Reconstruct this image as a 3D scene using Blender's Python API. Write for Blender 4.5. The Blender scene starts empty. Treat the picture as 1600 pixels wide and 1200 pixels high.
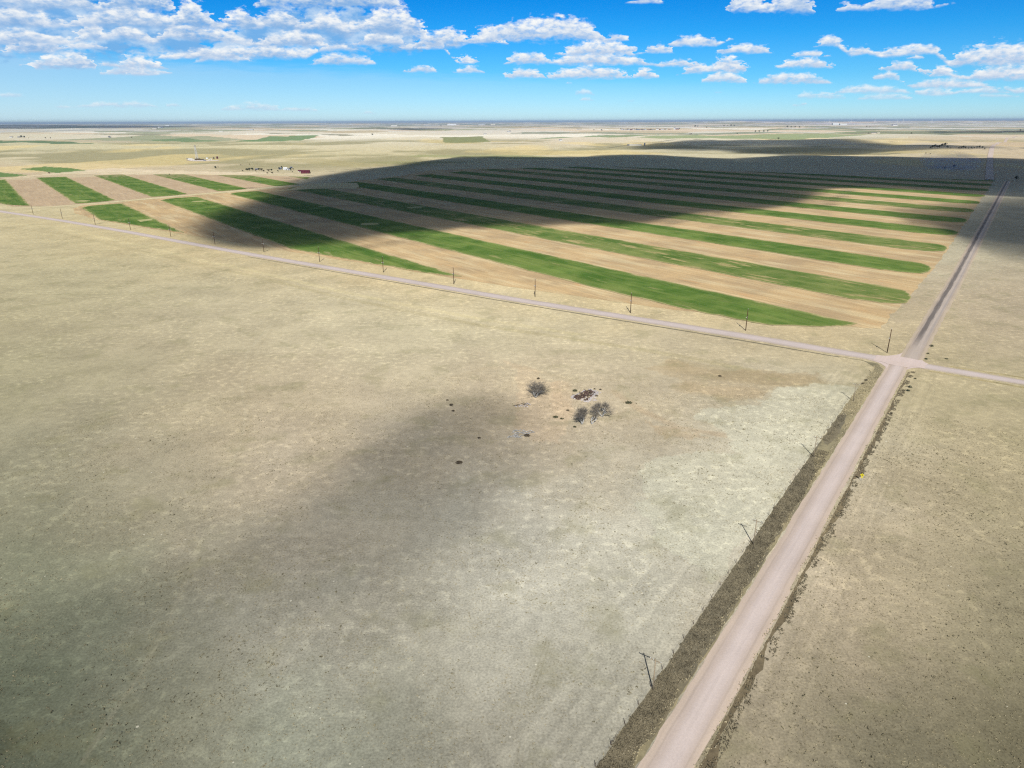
import bpy, math, random
import numpy as np
from mathutils import Matrix, Vector

scene = bpy.context.scene
rng = np.random.default_rng(11)
random.seed(7)

# ------------------------------------------------------------------ camera
F_PX, CAM_H = 1081.0, 120.0
PITCH, ROLL = math.radians(20.79), math.radians(0.21)
fw = np.array([0, math.cos(PITCH), -math.sin(PITCH)])
r0 = np.array([1.0, 0, 0])
u0 = np.cross(r0, fw)
CR = r0 * math.cos(ROLL) - u0 * math.sin(ROLL)
CU = u0 * math.cos(ROLL) + r0 * math.sin(ROLL)
cam_data = bpy.data.cameras.new("drone_camera")
cam = bpy.data.objects.new("drone_camera", cam_data)
scene.collection.objects.link(cam)
scene.camera = cam
cam_data.sensor_width = 36.0
cam_data.lens = F_PX / 1600.0 * 36.0
cam_data.clip_start = 1.0
cam_data.clip_end = 500000.0
M = Matrix(((CR[0], CU[0], -fw[0], 0), (CR[1], CU[1], -fw[1], 0), (CR[2], CU[2], -fw[2], CAM_H), (0, 0, 0, 1)))
cam.matrix_world = M

# ------------------------------------------------------------------ sun, sky, exposure
SUN_EL = math.radians(37.3)
SUN_ROT = math.radians(180.0)          # the sun stands behind the camera (south, -Y)
SUN_STRENGTH = 4.6
SKY_STRENGTH = 0.10
sun_data = bpy.data.lights.new("sun", 'SUN')
sun_data.energy = SUN_STRENGTH
sun_data.angle = math.radians(0.53)
sun_data.color = (1.0, 0.975, 0.935)
sun = bpy.data.objects.new("sun", sun_data)
scene.collection.objects.link(sun)
sun.rotation_euler = (math.radians(90) - SUN_EL, 0, 0)
SUN_DIR = Vector((0, -math.cos(SUN_EL), math.sin(SUN_EL)))
sun.rotation_euler = SUN_DIR.to_track_quat('Z', 'Y').to_euler()
sun.location = (0, -50, 400)

vs = scene.view_settings
vs.view_transform = 'Standard'
vs.look = 'None'
vs.exposure = 0.0
vs.gamma = 1.0
vs.use_curve_mapping = False
cy = scene.cycles
cy.use_denoising = False
cy.pixel_filter_type = 'BLACKMAN_HARRIS'
cy.filter_width = 1.25
cy.sample_clamp_indirect = 3.0
cy.max_bounces = 6
cy.diffuse_bounces = 2
cy.glossy_bounces = 2
cy.volume_bounces = 0
cy.transparent_max_bounces = 64
cy.transmission_bounces = 2


def P(x, y, z=0.0):
    """point of the plain (height z) seen at photo position x, y (1600 x 1200)"""
    d = CR * (x - 800) - CU * (y - 600) + fw * F_PX
    t = (z - CAM_H) / d[2]
    return d * t + np.array([0, 0, CAM_H])


def azel(x, y):
    d = CR * (x - 800) - CU * (y - 600) + fw * F_PX
    d = d / np.linalg.norm(d)
    return math.degrees(math.atan2(d[0], d[1])), math.degrees(math.asin(d[2]))


# ------------------------------------------------------------------ node helpers
class NT:
    def __init__(self, tree):
        self.t = tree
        self.n = tree.nodes
        self.l = tree.links

    def node(self, typ, **kw):
        nd = self.n.new(typ)
        for k, v in kw.items():
            setattr(nd, k, v)
        return nd

    def link(self, a, b):
        self.l.new(a, b)

    def put(self, sock, v):
        if hasattr(v, 'is_output') or hasattr(v, 'links'):
            self.l.new(v, sock)
        else:
            sock.default_value = v

    def m(self, op, a, b=0.0, c=None, clamp=False):
        nd = self.node('ShaderNodeMath', operation=op, use_clamp=clamp)
        self.put(nd.inputs[0], a)
        self.put(nd.inputs[1], b)
        if c is not None:
            self.put(nd.inputs[2], c)
        return nd.outputs[0]

    def mix(self, f, a, b, blend='MIX'):
        nd = self.node('ShaderNodeMix', data_type='RGBA', blend_type=blend)
        self.put(nd.inputs[0], f)
        self.put(nd.inputs[6], a)
        self.put(nd.inputs[7], b)
        return nd.outputs[2]

    def smooth(self, v, lo, hi):
        if not hasattr(lo, 'links') and not hasattr(hi, 'links') and lo > hi:
            return self.m('SUBTRACT', 1.0, self.smooth(v, hi, lo))
        nd = self.node('ShaderNodeMapRange', interpolation_type='SMOOTHSTEP')
        self.put(nd.inputs[0], v)
        self.put(nd.inputs[1], lo)
        self.put(nd.inputs[2], hi)
        return nd.outputs[0]

    def lin(self, v, lo, hi, a=0.0, b=1.0):
        nd = self.node('ShaderNodeMapRange')
        self.put(nd.inputs[0], v)
        nd.inputs[1].default_value = lo
        nd.inputs[2].default_value = hi
        nd.inputs[3].default_value = a
        nd.inputs[4].default_value = b
        return nd.outputs[0]

    def noise(self, vec, scale, detail=3.0, rough=0.55, dim='3D', dist=0.0):
        nd = self.node('ShaderNodeTexNoise', noise_dimensions=dim)
        self.put(nd.inputs['Vector'], vec)
        self.put(nd.inputs['Scale'], scale)
        nd.inputs['Detail'].default_value = detail
        nd.inputs['Roughness'].default_value = rough
        nd.inputs['Distortion'].default_value = dist
        return nd.outputs[0]

    def mapping(self, vec, scale=(1, 1, 1), loc=(0, 0, 0), rot=(0, 0, 0)):
        nd = self.node('ShaderNodeMapping')
        self.put(nd.inputs[0], vec)
        nd.inputs[1].default_value = loc
        nd.inputs[2].default_value = rot
        nd.inputs[3].default_value = scale
        return nd.outputs[0]

    def curve(self, x, pts):
        nd = self.node('ShaderNodeFloatCurve')
        c = nd.mapping.curves[0]
        nd.mapping.use_clip = False
        c.points[0].location = pts[0]
        c.points[1].location = pts[-1]
        for p in pts[1:-1]:
            c.points.new(p[0], p[1])
        for p in c.points:
            p.handle_type = 'VECTOR'
        nd.mapping.update()
        self.put(nd.inputs['Value'], x)
        return nd.outputs[0]


def lin(c):
    c = np.array(c, float) / 255.0
    return np.where(c <= 0.04045, c / 12.92, ((c + 0.055) / 1.055) ** 2.4)


# ------------------------------------------------------------------ world: Nishita sky with cumulus rows
world = bpy.data.worlds.new("World")
scene.world = world
world.use_nodes = True
W = NT(world.node_tree)
W.n.clear()
wout = W.node('ShaderNodeOutputWorld')
bg = W.node('ShaderNodeBackground')
W.link(bg.outputs[0], wout.inputs[0])
sky = W.node('ShaderNodeTexSky', sky_type='NISHITA')
sky.sun_disc = False
sky.sun_elevation = SUN_EL
sky.sun_rotation = SUN_ROT
sky.altitude = 1600
sky.air_density = 1.0
sky.dust_density = 0.6
sky.ozone_density = 1.5
tc = W.node('ShaderNodeTexCoord')
sep = W.node('ShaderNodeSeparateXYZ')
W.link(tc.outputs['Generated'], sep.inputs[0])
az = W.m('MULTIPLY', W.m('ARCTAN2', sep.outputs[0], sep.outputs[1]), 180 / math.pi)
el = W.m('MULTIPLY', W.m('ARCSINE', sep.outputs[2]), 180 / math.pi)
comb = W.node('ShaderNodeCombineXYZ')
W.link(az, comb.inputs[0])
W.link(W.m('MULTIPLY', el, 2.1), comb.inputs[1])
vec = comb.outputs[0]
AZ0, AZ1 = -40.0, 40.0
X01 = W.lin(az, AZ0, AZ1)

# the camera's punchy blue: deepen upwards, neutral overhead for shadow fill, pale cyan at the horizon
hs = W.node('ShaderNodeHueSaturation')
W.link(sky.outputs[0], hs.inputs['Color'])
hs.inputs['Saturation'].default_value = 1.15
ramp = W.node('ShaderNodeValToRGB')
W.link(W.lin(el, 0.0, 90.0), ramp.inputs[0])
cr = ramp.color_ramp
SKY_TINT = [(0.0, (0.62, 0.92, 1.36)), (0.033, (0.24, 0.70, 1.12)), (0.066, (0.07, 0.60, 1.08)), (0.095, (0.01, 0.50, 1.02)), (0.135, (0.006, 0.45, 0.96)), (0.20, (0.50, 0.60, 0.66)), (1.0, (0.62, 0.62, 0.58))]
cr.elements[0].position, cr.elements[0].color = SKY_TINT[0][0], (*SKY_TINT[0][1], 1)
cr.elements[1].position, cr.elements[1].color = SKY_TINT[-1][0], (*SKY_TINT[-1][1], 1)
for p_, c_ in SKY_TINT[1:-1]:
    e_ = cr.elements.new(p_)
    e_.color = (*c_, 1)
col = W.mix(1.0, hs.outputs[0], ramp.outputs[0], 'MULTIPLY')

n_big = W.noise(vec, 0.42, 6, 0.6)
n_fine = W.noise(vec, 1.5, 5, 0.62)
n_base = W.noise(W.mapping(vec, (0.5, 2.0, 1), (9, 3, 0)), 0.9, 4, 0.55)

# thin high veil low on the left
veil = W.m('MULTIPLY', W.smooth(W.m('ADD', el, W.m('ADD', W.m('MULTIPLY', az, 0.035), W.m('MULTIPLY', n_base, 0.9))), 4.0, 2.9),
           W.lin(az, -36, 22, 0.42, 0.0))
col = W.mix(veil, col, (6.6, 8.0, 9.0, 1))

# each row of cumulus: (x_left, x_right, y_base, height_px, bulge position, cap sharpness)
ROWS = [
    # far, lowest rows first
    (0.55, [(0, 40, 152, 7), (85, 110, 170, 5), (110, 250, 168, 9), (262, 285, 166, 5), (340, 440, 173, 13), (445, 500, 174, 7), (560, 590, 178, 5),
            (898, 930, 148, 9), (975, 992, 159, 4), (1118, 1134, 145, 4), (1236, 1330, 154, 10), (1335, 1425, 156, 10), (1530, 1600, 152, 5)]),
    (0.75, [(905, 927, 157, 6), (1240, 1262, 166, 4), (1300, 1420, 146, 12), (1425, 1490, 150, 12), (1492, 1570, 146, 9)]),
    (0.92, [(160, 268, 117, 13), (300, 390, 96, 14), (485, 592, 101, 17), (632, 680, 113, 11), (712, 756, 114, 12), (880, 900, 131, 4),
            (1092, 1165, 129, 17), (1188, 1302, 131, 17), (1355, 1412, 124, 11), (1418, 1560, 138, 14), (1562, 1640, 146, 8)]),
    (0.86, [(-90, 330, 90, 92), (330, 660, 82, 72)], 1),
    (1.0, [(158, 182, 103, 10), (185, 256, 108, 19), (790, 850, 122, 16), (850, 985, 123, 19), (988, 1030, 122, 15), (1062, 1110, 116, 14), (1110, 1170, 112, 26), (1215, 1295, 106, 17),
           (1376, 1438, 110, 13), (1440, 1498, 120, 16), (1502, 1650, 126, 22)]),
    (1.0, [(45, 152, 108, 24), (200, 250, 118, 6), (620, 648, 77, 9), (660, 700, 77, 14), (715, 740, 100, 18), (788, 862, 100, 19), (862, 1022, 102, 20), (1022, 1095, 104, 11), (1420, 1442, 92, 8), (1235, 1290, 88, 9)]),
    (1.0, [(10, 105, 83, 26), (105, 170, 76, 10), (240, 500, 92, 22), (500, 560, 78, 10), (640, 735, 75, 32), (735, 790, 68, 30), (876, 998, 87, 27), (1008, 1048, 83, 16),
           (1128, 1210, 83, 16), (1272, 1314, 72, 19), (1314, 1368, 92, 16), (1362, 1475, 83, 18), (1474, 1680, 104, 34)]),
    (1.0, [(-40, 120, 70, 22), (120, 175, 64, 30), (175, 250, 58, 22), (250, 400, 72, 28), (400, 510, 74, 28), (560, 640, 70, 24), (730, 945, 66, 40), (945, 982, 62, 13), (1044, 1124, 73, 19), (1128, 1140, 62, 4)]),
    (1.0, [(-40, 110, 44, 30), (110, 270, 40, 34), (270, 345, 48, 44), (345, 400, 45, 34), (400, 480, 46, 30), (480, 560, 48, 34), (560, 668, 62, 48)]),
    (1.0, [(-60, 160, 14, 34), (160, 270, 18, 44), (400, 640, 12, 44), (978, 1040, 5, 8), (1136, 1196, 19, 34), (1196, 1230, 20, 34), (1218, 1276, 21, 40), (1312, 1342, 17, 16), (1344, 1464, 15, 30), (1482, 1490, 4, 6)]),
]
BASES, TMAX = 12.0, 3.0
for ri, (opac, clouds, *mass) in enumerate(ROWS):
    xs = np.linspace(AZ0, AZ1, 161)
    T = np.zeros_like(xs)
    Bs = []
    for ci, (xl, xr, yb, h) in enumerate(clouds):
        al, eb = azel(xl, yb)
        ar, eb2 = azel(xr, yb)
        hgt = h * 0.049
        c, hw = (al + ar) / 2, (ar - al) / 2
        skew = 0.25 * math.sin(ci * 2.7 + ri)
        u = (xs - c) / hw
        prof = np.clip(1 - np.abs(u + skew * (1 - np.clip(u * u, 0, 1))) ** 2.2, 0, 1) ** 0.62
        prof *= np.abs(u) < 1.0
        prof *= 1 - 0.22 * (0.5 + 0.5 * np.sin(xs * (2.2 + 0.3 * ci) + ci * 1.9))
        T = np.maximum(T, prof * hgt * (1.0 if ri > 5 else 1.12))
        Bs.append((al, eb))
        Bs.append((ar, eb2))
    bx = np.array([b[0] for b in Bs])
    by = np.array([b[1] for b in Bs])
    o = np.argsort(bx)
    basec = np.interp(xs, bx[o], by[o])
    ptsT = [((x - AZ0) / (AZ1 - AZ0), float(t / TMAX)) for x, t in zip(xs, T)]
    ptsB = [((x - AZ0) / (AZ1 - AZ0), float(b / BASES)) for x, b in zip(xs, basec)][::2]
    off = (ri * 13.7, ri * 5.1, ri * 3.3)
    wob = W.node('ShaderNodeTexNoise', noise_dimensions='3D')
    W.link(W.mapping(vec, (1, 1, 1), off), wob.inputs['Vector'])
    wob.inputs['Scale'].default_value = 1.15 + 0.06 * (len(ROWS) - ri)
    wob.inputs['Detail'].default_value = 7
    wob.inputs['Roughness'].default_value = 0.58
    sw = W.node('ShaderNodeSeparateColor')
    W.link(wob.outputs['Color'], sw.inputs[0])
    dx = W.m('MULTIPLY', W.m('SUBTRACT', sw.outputs[0], 0.5), 0.040 if ri > 3 else 0.028)
    xw = W.m('ADD', X01, dx)
    Tn = W.m('MULTIPLY', W.curve(xw, ptsT), TMAX)
    Bn = W.m('MULTIPLY', W.curve(X01, ptsB), BASES)
    h = W.m('SUBTRACT', el, Bn)
    small = Tn
    tn = W.m('MULTIPLY', small, W.m('ADD', 0.52, W.m('MULTIPLY', sw.outputs[1], 0.96)))
    top = W.m('SUBTRACT', tn, h)                        # > 0 inside under the cap
    bot = W.m('ADD', h, W.m('MULTIPLY', W.m('SUBTRACT', sw.outputs[2], 0.42), W.m('MULTIPLY', small, 0.75)))
    a1 = W.smooth(top, -0.03, W.m('ADD', 0.07, W.m('MULTIPLY', small, 0.30)))
    a2 = W.smooth(bot, -0.05, W.m('ADD', 0.07, W.m('MULTIPLY', small, 0.26)))
    alpha = W.m('MULTIPLY', W.m('MULTIPLY', a1, a2), W.smooth(small, 0.03, 0.20))
    alpha = W.m('MULTIPLY', alpha, opac if mass else W.m('SUBTRACT', opac, W.m('MULTIPLY', W.smooth(n_fine, 0.46, 0.70), 0.45)))
    # light cap, blue-grey base; thicker clouds have darker bases
    rel = W.m('DIVIDE', h, W.m('ADD', tn, 0.08))
    puff = W.m('SUBTRACT', sw.outputs[1], n_fine)
    hi_, lo_ = (0.0, 0.98)
    shade = W.smooth(W.m('ADD', rel, W.m('ADD', W.m('MULTIPLY', puff, 1.1), W.m('MULTIPLY', W.m('SUBTRACT', n_big, 0.5), 0.7))), hi_, lo_)
    thick = W.smooth(small, 0.35, 1.4)
    left = W.lin(az, -12, 2, 1.0, 0.35)
    basecol = W.mix(W.m('MULTIPLY', thick, left), (5.4, 6.6, 8.4, 1), (2.6, 4.6, 7.6, 1))
    cc = W.mix(shade, basecol, (9.7, 9.8, 9.7, 1))
    if mass:
        cc = W.mix(W.smooth(n_big, 0.40, 0.62), (2.0, 4.5, 8.0, 1), (5.6, 7.2, 9.0, 1))
    col = W.mix(alpha, col, cc)
over = W.m('MULTIPLY', W.smooth(el, 14.0, 24.0), W.smooth(W.noise(W.mapping(tc.outputs['Generated'], (1, 1, 1.8)), 3.2, 5, 0.6), 0.42, 0.62))
col = W.mix(over, col, (2.9, 2.9, 2.8, 1))  # unseen grey cover added above the frame to neutralise shadow fill
W.link(col, bg.inputs['Color'])
bg.inputs['Strength'].default_value = SKY_STRENGTH
world.cycles.sampling_method = 'MANUAL'
world.cycles.sample_map_resolution = 512

# ------------------------------------------------------------------ numeric noise
def vnoise(x, y, seed=0):
    xi = np.floor(x).astype(np.int64)
    yi = np.floor(y).astype(np.int64)
    xf, yf = x - xi, y - yi
    xf = xf * xf * xf * (xf * (xf * 6 - 15) + 10)
    yf = yf * yf * yf * (yf * (yf * 6 - 15) + 10)

    def hsh(a, b):
        n = (a * 374761393 + b * 668265263 + seed * 1442695041) & 0xFFFFFFFF
        n = ((n ^ (n >> 13)) * 1274126177) & 0xFFFFFFFF
        n = (n ^ (n >> 16)) & 0xFFFFFFFF
        return n / 4294967295.0
    a, b, c, d = hsh(xi, yi), hsh(xi + 1, yi), hsh(xi, yi + 1), hsh(xi + 1, yi + 1)
    return (a * (1 - xf) + b * xf) * (1 - yf) + (c * (1 - xf) + d * xf) * yf


def fbm(x, y, octv=4, seed=0, gain=0.5):
    s, a, t = 0.0, 1.0, 0.0
    for i in range(octv):
        s = s + a * vnoise(x * 2 ** i + 17.3 * i, y * 2 ** i - 9.1 * i, seed + i)
        t += a
        a *= gain
    return s / t


def sst(v, a, b):
    t = np.clip((v - a) / (b - a), 0, 1)
    return t * t * (3 - 2 * t)


# road frame: origin at the crossroads, X across the north road, Y along it
RA = math.radians(35.6)
EA = np.array([math.sin(RA), math.cos(RA)])
NA = np.array([EA[1], -EA[0]])
I0 = P(1405, 568)[:2]
ROADM = Matrix(((NA[0], EA[0], 0, I0[0]), (NA[1], EA[1], 0, I0[1]), (0, 0, 1, 0), (0, 0, 0, 1)))


def to_road(xy):
    q = np.asarray(xy)[..., :2] - I0
    return q @ NA, q @ EA


def rw(X, Y):
    return I0 + NA * X + EA * Y


# strip frame
SA = math.radians(-37.0)
ES = np.array([math.sin(SA), math.cos(SA)])
NS = np.array([ES[1], -ES[0]])


def relief(x, y):
    """gentle rolling ground; the cropped section and the near pasture are level"""
    r = np.hypot(x, y)
    q = np.stack([x, y], -1)
    X, Y = to_road(q)
    k = sst(r, 1900, 3200) * (1 - 0.0 * X)
    z = (fbm(x / 620, y / 620, 4, 5) - 0.5) * 44 + (fbm(x / 2600, y / 2600, 3, 9) - 0.5) * 24
    z = z * k * (1 - sst(r, 9000, 22000) * 0.6)
    far = sst(r, 24000, 34000) * (1 - sst(r, 60000, 90000))
    az_ = np.degrees(np.arctan2(x, y))
    ridge = 60 * fbm(az_ / 4.0, r / 14000, 5, 21) + 90 * np.exp(-((az_ - 16.5) / 2.3) ** 2) * (0.7 + 0.5 * fbm(az_ * 1.7, r / 9000, 3, 31)) \
        + 60 * sst(az_, 18, 30) * fbm(az_ / 3, r / 9000, 3, 41)
    return z + far * (ridge - 10) * 0.9


# ------------------------------------------------------------------ mesh helpers
def link_obj(name, me, parent=None):
    o = bpy.data.objects.new(name, me)
    scene.collection.objects.link(o)
    if parent is not None:
        o.parent = parent
    return o


def mesh_np(name, verts, faces, mat=None, smooth=False, attr=None):
    """faces: (n,k) array or a list of tuples"""
    me = bpy.data.meshes.new(name)
    verts = np.asarray(verts, dtype=np.float32)
    if isinstance(faces, np.ndarray):
        k = faces.shape[1]
        me.vertices.add(len(verts))
        me.vertices.foreach_set('co', verts.ravel())
        me.loops.add(faces.size)
        me.loops.foreach_set('vertex_index', faces.astype(np.int32).ravel())
        me.polygons.add(len(faces))
        me.polygons.foreach_set('loop_start', np.arange(0, faces.size, k, dtype=np.int32))
        me.polygons.foreach_set('loop_total', np.full(len(faces), k, dtype=np.int32))
        me.update(calc_edges=True)
    else:
        me.from_pydata(verts.tolist(), [], faces)
        me.update()
    if attr is not None:
        ca = me.color_attributes.new('Col', 'FLOAT_COLOR', 'POINT')
        c4 = np.ones((len(verts), 4), dtype=np.float32)
        c4[:, :3] = attr
        ca.data.foreach_set('color', c4.ravel())
    if mat is not None:
        me.materials.append(mat)
    me.polygons.foreach_set('use_smooth', np.full(len(me.polygons), smooth, dtype=bool))
    return me


def tag(o, label=None, cat=None, group=None, kind=None):
    if label:
        o['label'] = label
    if cat:
        o['category'] = cat
    if group:
        o['group'] = group
    if kind:
        o['kind'] = kind
    return o


def empty(name, loc, rz=0.0, label=None, cat=None, group=None):
    o = bpy.data.objects.new(name, None)
    scene.collection.objects.link(o)
    o.location = loc
    o.rotation_euler = (0, 0, rz)
    return tag(o, label, cat, group)


class MB:
    """collects shapes into one mesh"""
    def __init__(self):
        self.v, self.f = [], []

    def add(self, vs_, fs_):
        b = len(self.v)
        self.v += [tuple(p) for p in vs_]
        self.f += [tuple(i + b for i in f) for f in fs_]

    def box(self, c, s, rz=0.0, taper=1.0, tilt=0.0):
        cx, cy_, cz = c
        sx, sy, sz = s[0] / 2, s[1] / 2, s[2] / 2
        vs_ = []
        for z, k in ((-sz, 1.0), (sz, taper)):
            for x, y in ((-sx, -sy), (sx, -sy), (sx, sy), (-sx, sy)):
                vs_.append((x * k, y * k, z))
        R = Matrix.Rotation(rz, 3, 'Z') @ Matrix.Rotation(tilt, 3, 'Y')
        vs_ = [R @ Vector(p) + Vector(c) for p in vs_]
        self.add(vs_, [(3, 2, 1, 0), (4, 5, 6, 7), (0, 1, 5, 4), (1, 2, 6, 5), (2, 3, 7, 6), (3, 0, 4, 7)])

    def tube(self, pts, rad, n=6, cap=True):
        pts = [Vector(p) for p in pts]
        if not hasattr(rad, '__len__'):
            rad = [rad] * len(pts)
        rings = []
        for i, p in enumerate(pts):
            d = (pts[min(i + 1, len(pts) - 1)] - pts[max(i - 1, 0)]).normalized()
            a = d.orthogonal().normalized()
            b = d.cross(a)
            rings.append([p + (a * math.cos(2 * math.pi * k / n) + b * math.sin(2 * math.pi * k / n)) * rad[i] for k in range(n)])
        vs_ = [q for r in rings for q in r]
        fs_ = []
        for i in range(len(pts) - 1):
            for k in range(n):
                fs_.append((i * n + k, i * n + (k + 1) % n, (i + 1) * n + (k + 1) % n, (i + 1) * n + k))
        if cap:
            fs_.append(tuple(reversed(range(n))))
            fs_.append(tuple((len(pts) - 1) * n + k for k in range(n)))
        self.add(vs_, fs_)

    def gable(self, c, s, h, rz=0.0, over=0.0):
        """gable roof prism, base centre c, footprint s (x along ridge), height h"""
        sx, sy = s[0] / 2 + over, s[1] / 2 + over
        vs_ = [(-sx, -sy, 0), (sx, -sy, 0), (sx, sy, 0), (-sx, sy, 0), (-sx, 0, h), (sx, 0, h)]
        R = Matrix.Rotation(rz, 3, 'Z')
        vs_ = [R @ Vector(p) + Vector(c) for p in vs_]
        self.add(vs_, [(3, 2, 1, 0), (0, 1, 5, 4), (2, 3, 4, 5), (0, 4, 3), (1, 2, 5)])

    def rock(self, c, r, sq=0.6, seed=0):
        rr = random.Random(seed)
        vs_, fs_ = [], []
        rows = [(-1, 0.0), (-0.45, 0.85), (0.3, 0.9), (0.85, 0.45)]
        n = 6
        for z, k in rows:
            for j in range(n):
                a = 2 * math.pi * j / n + rr.random() * 0.4
                q = k * (0.75 + 0.5 * rr.random())
                vs_.append((c[0] + r * q * math.cos(a), c[1] + r * q * math.sin(a), c[2] + r * sq * z))
        for i in range(3):
            for j in range(n):
                fs_.append((i * n + j, i * n + (j + 1) % n, (i + 1) * n + (j + 1) % n, (i + 1) * n + j))
        fs_.append(tuple(3 * n + j for j in range(n)))
        self.add(vs_, fs_)

    def build(self, name, mat, parent=None, smooth=False):
        me = mesh_np(name, self.v, self.f, mat, smooth)
        return link_obj(name, me, parent)


# ------------------------------------------------------------------ materials
LIT = 1.22    # display value of a white lit level surface; used only to turn photo colours into reflectances


def alb(rgb):
    return np.clip(lin(rgb) / LIT, 0.0, 0.85)


def plain(name, rgb, rough=0.9, var=0.25, scale=3.0, metal=0.0):
    mt = bpy.data.materials.new(name)
    mt.use_nodes = True
    T = NT(mt.node_tree)
    bs = T.n['Principled BSDF']
    bs.inputs['Roughness'].default_value = rough
    bs.inputs['Metallic'].default_value = metal
    bs.inputs['Specular IOR Level'].default_value = 0.25
    tcn = T.node('ShaderNodeTexCoord')
    n1 = T.noise(tcn.outputs['Object'], scale, 4, 0.6)
    c = np.array(rgb, float)
    lo = (*np.clip(c * (1 - var), 0, 1), 1)
    hi = (*np.clip(c * (1 + var), 0, 1), 1)
    T.link(T.mix(T.smooth(n1, 0.3, 0.7), lo, hi), bs.inputs['Base Color'])
    return mt


def ground_mat():
    mt = bpy.data.materials.new('prairie_ground')
    mt.use_nodes = True
    T = NT(mt.node_tree)
    bs = T.n['Principled BSDF']
    bs.inputs['Roughness'].default_value = 1.0
    bs.inputs['Specular IOR Level'].default_value = 0.05
    bs.inputs['Diffuse Roughness'].default_value = 0.8
    at = T.node('ShaderNodeAttribute', attribute_name='Col')
    g = T.node('ShaderNodeNewGeometry')
    v = T.mapping(g.outputs['Position'], (1, 1, 0.0))
    n_dist = T.noise(v, 0.035, 2, 0.5)
    # patchiness 20-60 m
    a = T.noise(v, 0.030, 5, 0.62)
    b = T.noise(v, 0.30, 4, 0.65)
    c = T.noise(v, 1.7, 3, 0.7)
    k = T.m('ADD', T.m('MULTIPLY', T.m('SUBTRACT', a, 0.5), 0.7),
            T.m('ADD', T.m('MULTIPLY', T.m('SUBTRACT', b, 0.5), 0.65), T.m('MULTIPLY', T.m('SUBTRACT', c, 0.5), 1.3)))
    k = T.m('ADD', 1.0, k)
    cx = T.node('ShaderNodeCombineColor')
    T.link(k, cx.inputs[0]); T.link(k, cx.inputs[1]); T.link(k, cx.inputs[2])
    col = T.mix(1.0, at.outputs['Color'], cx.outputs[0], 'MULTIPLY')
    # pale bare scabs among the sod
    s1 = T.noise(v, 0.30, 5, 0.66, dist=0.3)
    scab = T.m('MULTIPLY', T.smooth(s1, 0.55, 0.615), T.smooth(T.noise(T.mapping(v, loc=(300, 70, 0)), 0.018, 3, 0.55), 0.38, 0.56))
    col = T.mix(scab, col, T.mix(1.0, col, (1.17, 1.17, 1.15, 1), 'MULTIPLY'))
    # greener / darker grass tints
    s2 = T.noise(T.mapping(v, loc=(-120, 44, 0)), 0.055, 5, 0.6)
    col = T.mix(T.m('MULTIPLY', T.smooth(s2, 0.52, 0.68), 0.32), col, (*alb((136, 132, 96)), 1))
    # crisp pale stones / cow-pats of bleached grass
    vo = T.node('ShaderNodeTexVoronoi', feature='F1')
    T.link(v, vo.inputs['Vector'])
    vo.inputs['Scale'].default_value = 0.34
    vo.inputs['Randomness'].default_value = 1.0
    sc = T.node('ShaderNodeSeparateColor')
    T.link(vo.outputs['Color'], sc.inputs[0])
    dot = T.m('MULTIPLY', T.smooth(T.m('SUBTRACT', T.m('MULTIPLY', sc.outputs[1], 0.13), vo.outputs['Distance']), 0.0, 0.05), T.m('GREATER_THAN', sc.outputs[0], 0.72))
    col = T.mix(T.m('MULTIPLY', dot, 0.75), col, (*alb((228, 222, 200)), 1))
    # dark sage tufts
    vo2 = T.node('ShaderNodeTexVoronoi', feature='F1')
    T.link(T.mapping(v, loc=(31, 77, 0)), vo2.inputs['Vector'])
    vo2.inputs['Scale'].default_value = 0.20
    sc2 = T.node('ShaderNodeSeparateColor')
    T.link(vo2.outputs['Color'], sc2.inputs[0])
    dot2 = T.m('MULTIPLY', T.smooth(T.m('SUBTRACT', T.m('MULTIPLY', sc2.outputs[1], 0.13), vo2.outputs['Distance']), 0.0, 0.06), T.m('GREATER_THAN', sc2.outputs[0], 0.8))
    col = T.mix(T.m('MULTIPLY', dot2, 0.45), col, (*alb((112, 108, 82)), 1))
    T.link(col, bs.inputs['Base Color'])
    bp = T.node('ShaderNodeBump')
    bp.inputs['Strength'].default_value = 0.55
    bp.inputs['Distance'].default_value = 0.22
    T.link(T.noise(v, 0.9, 4, 0.7), bp.inputs['Height'])
    T.link(bp.outputs[0], bs.inputs['Normal'])
    return mt


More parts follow.
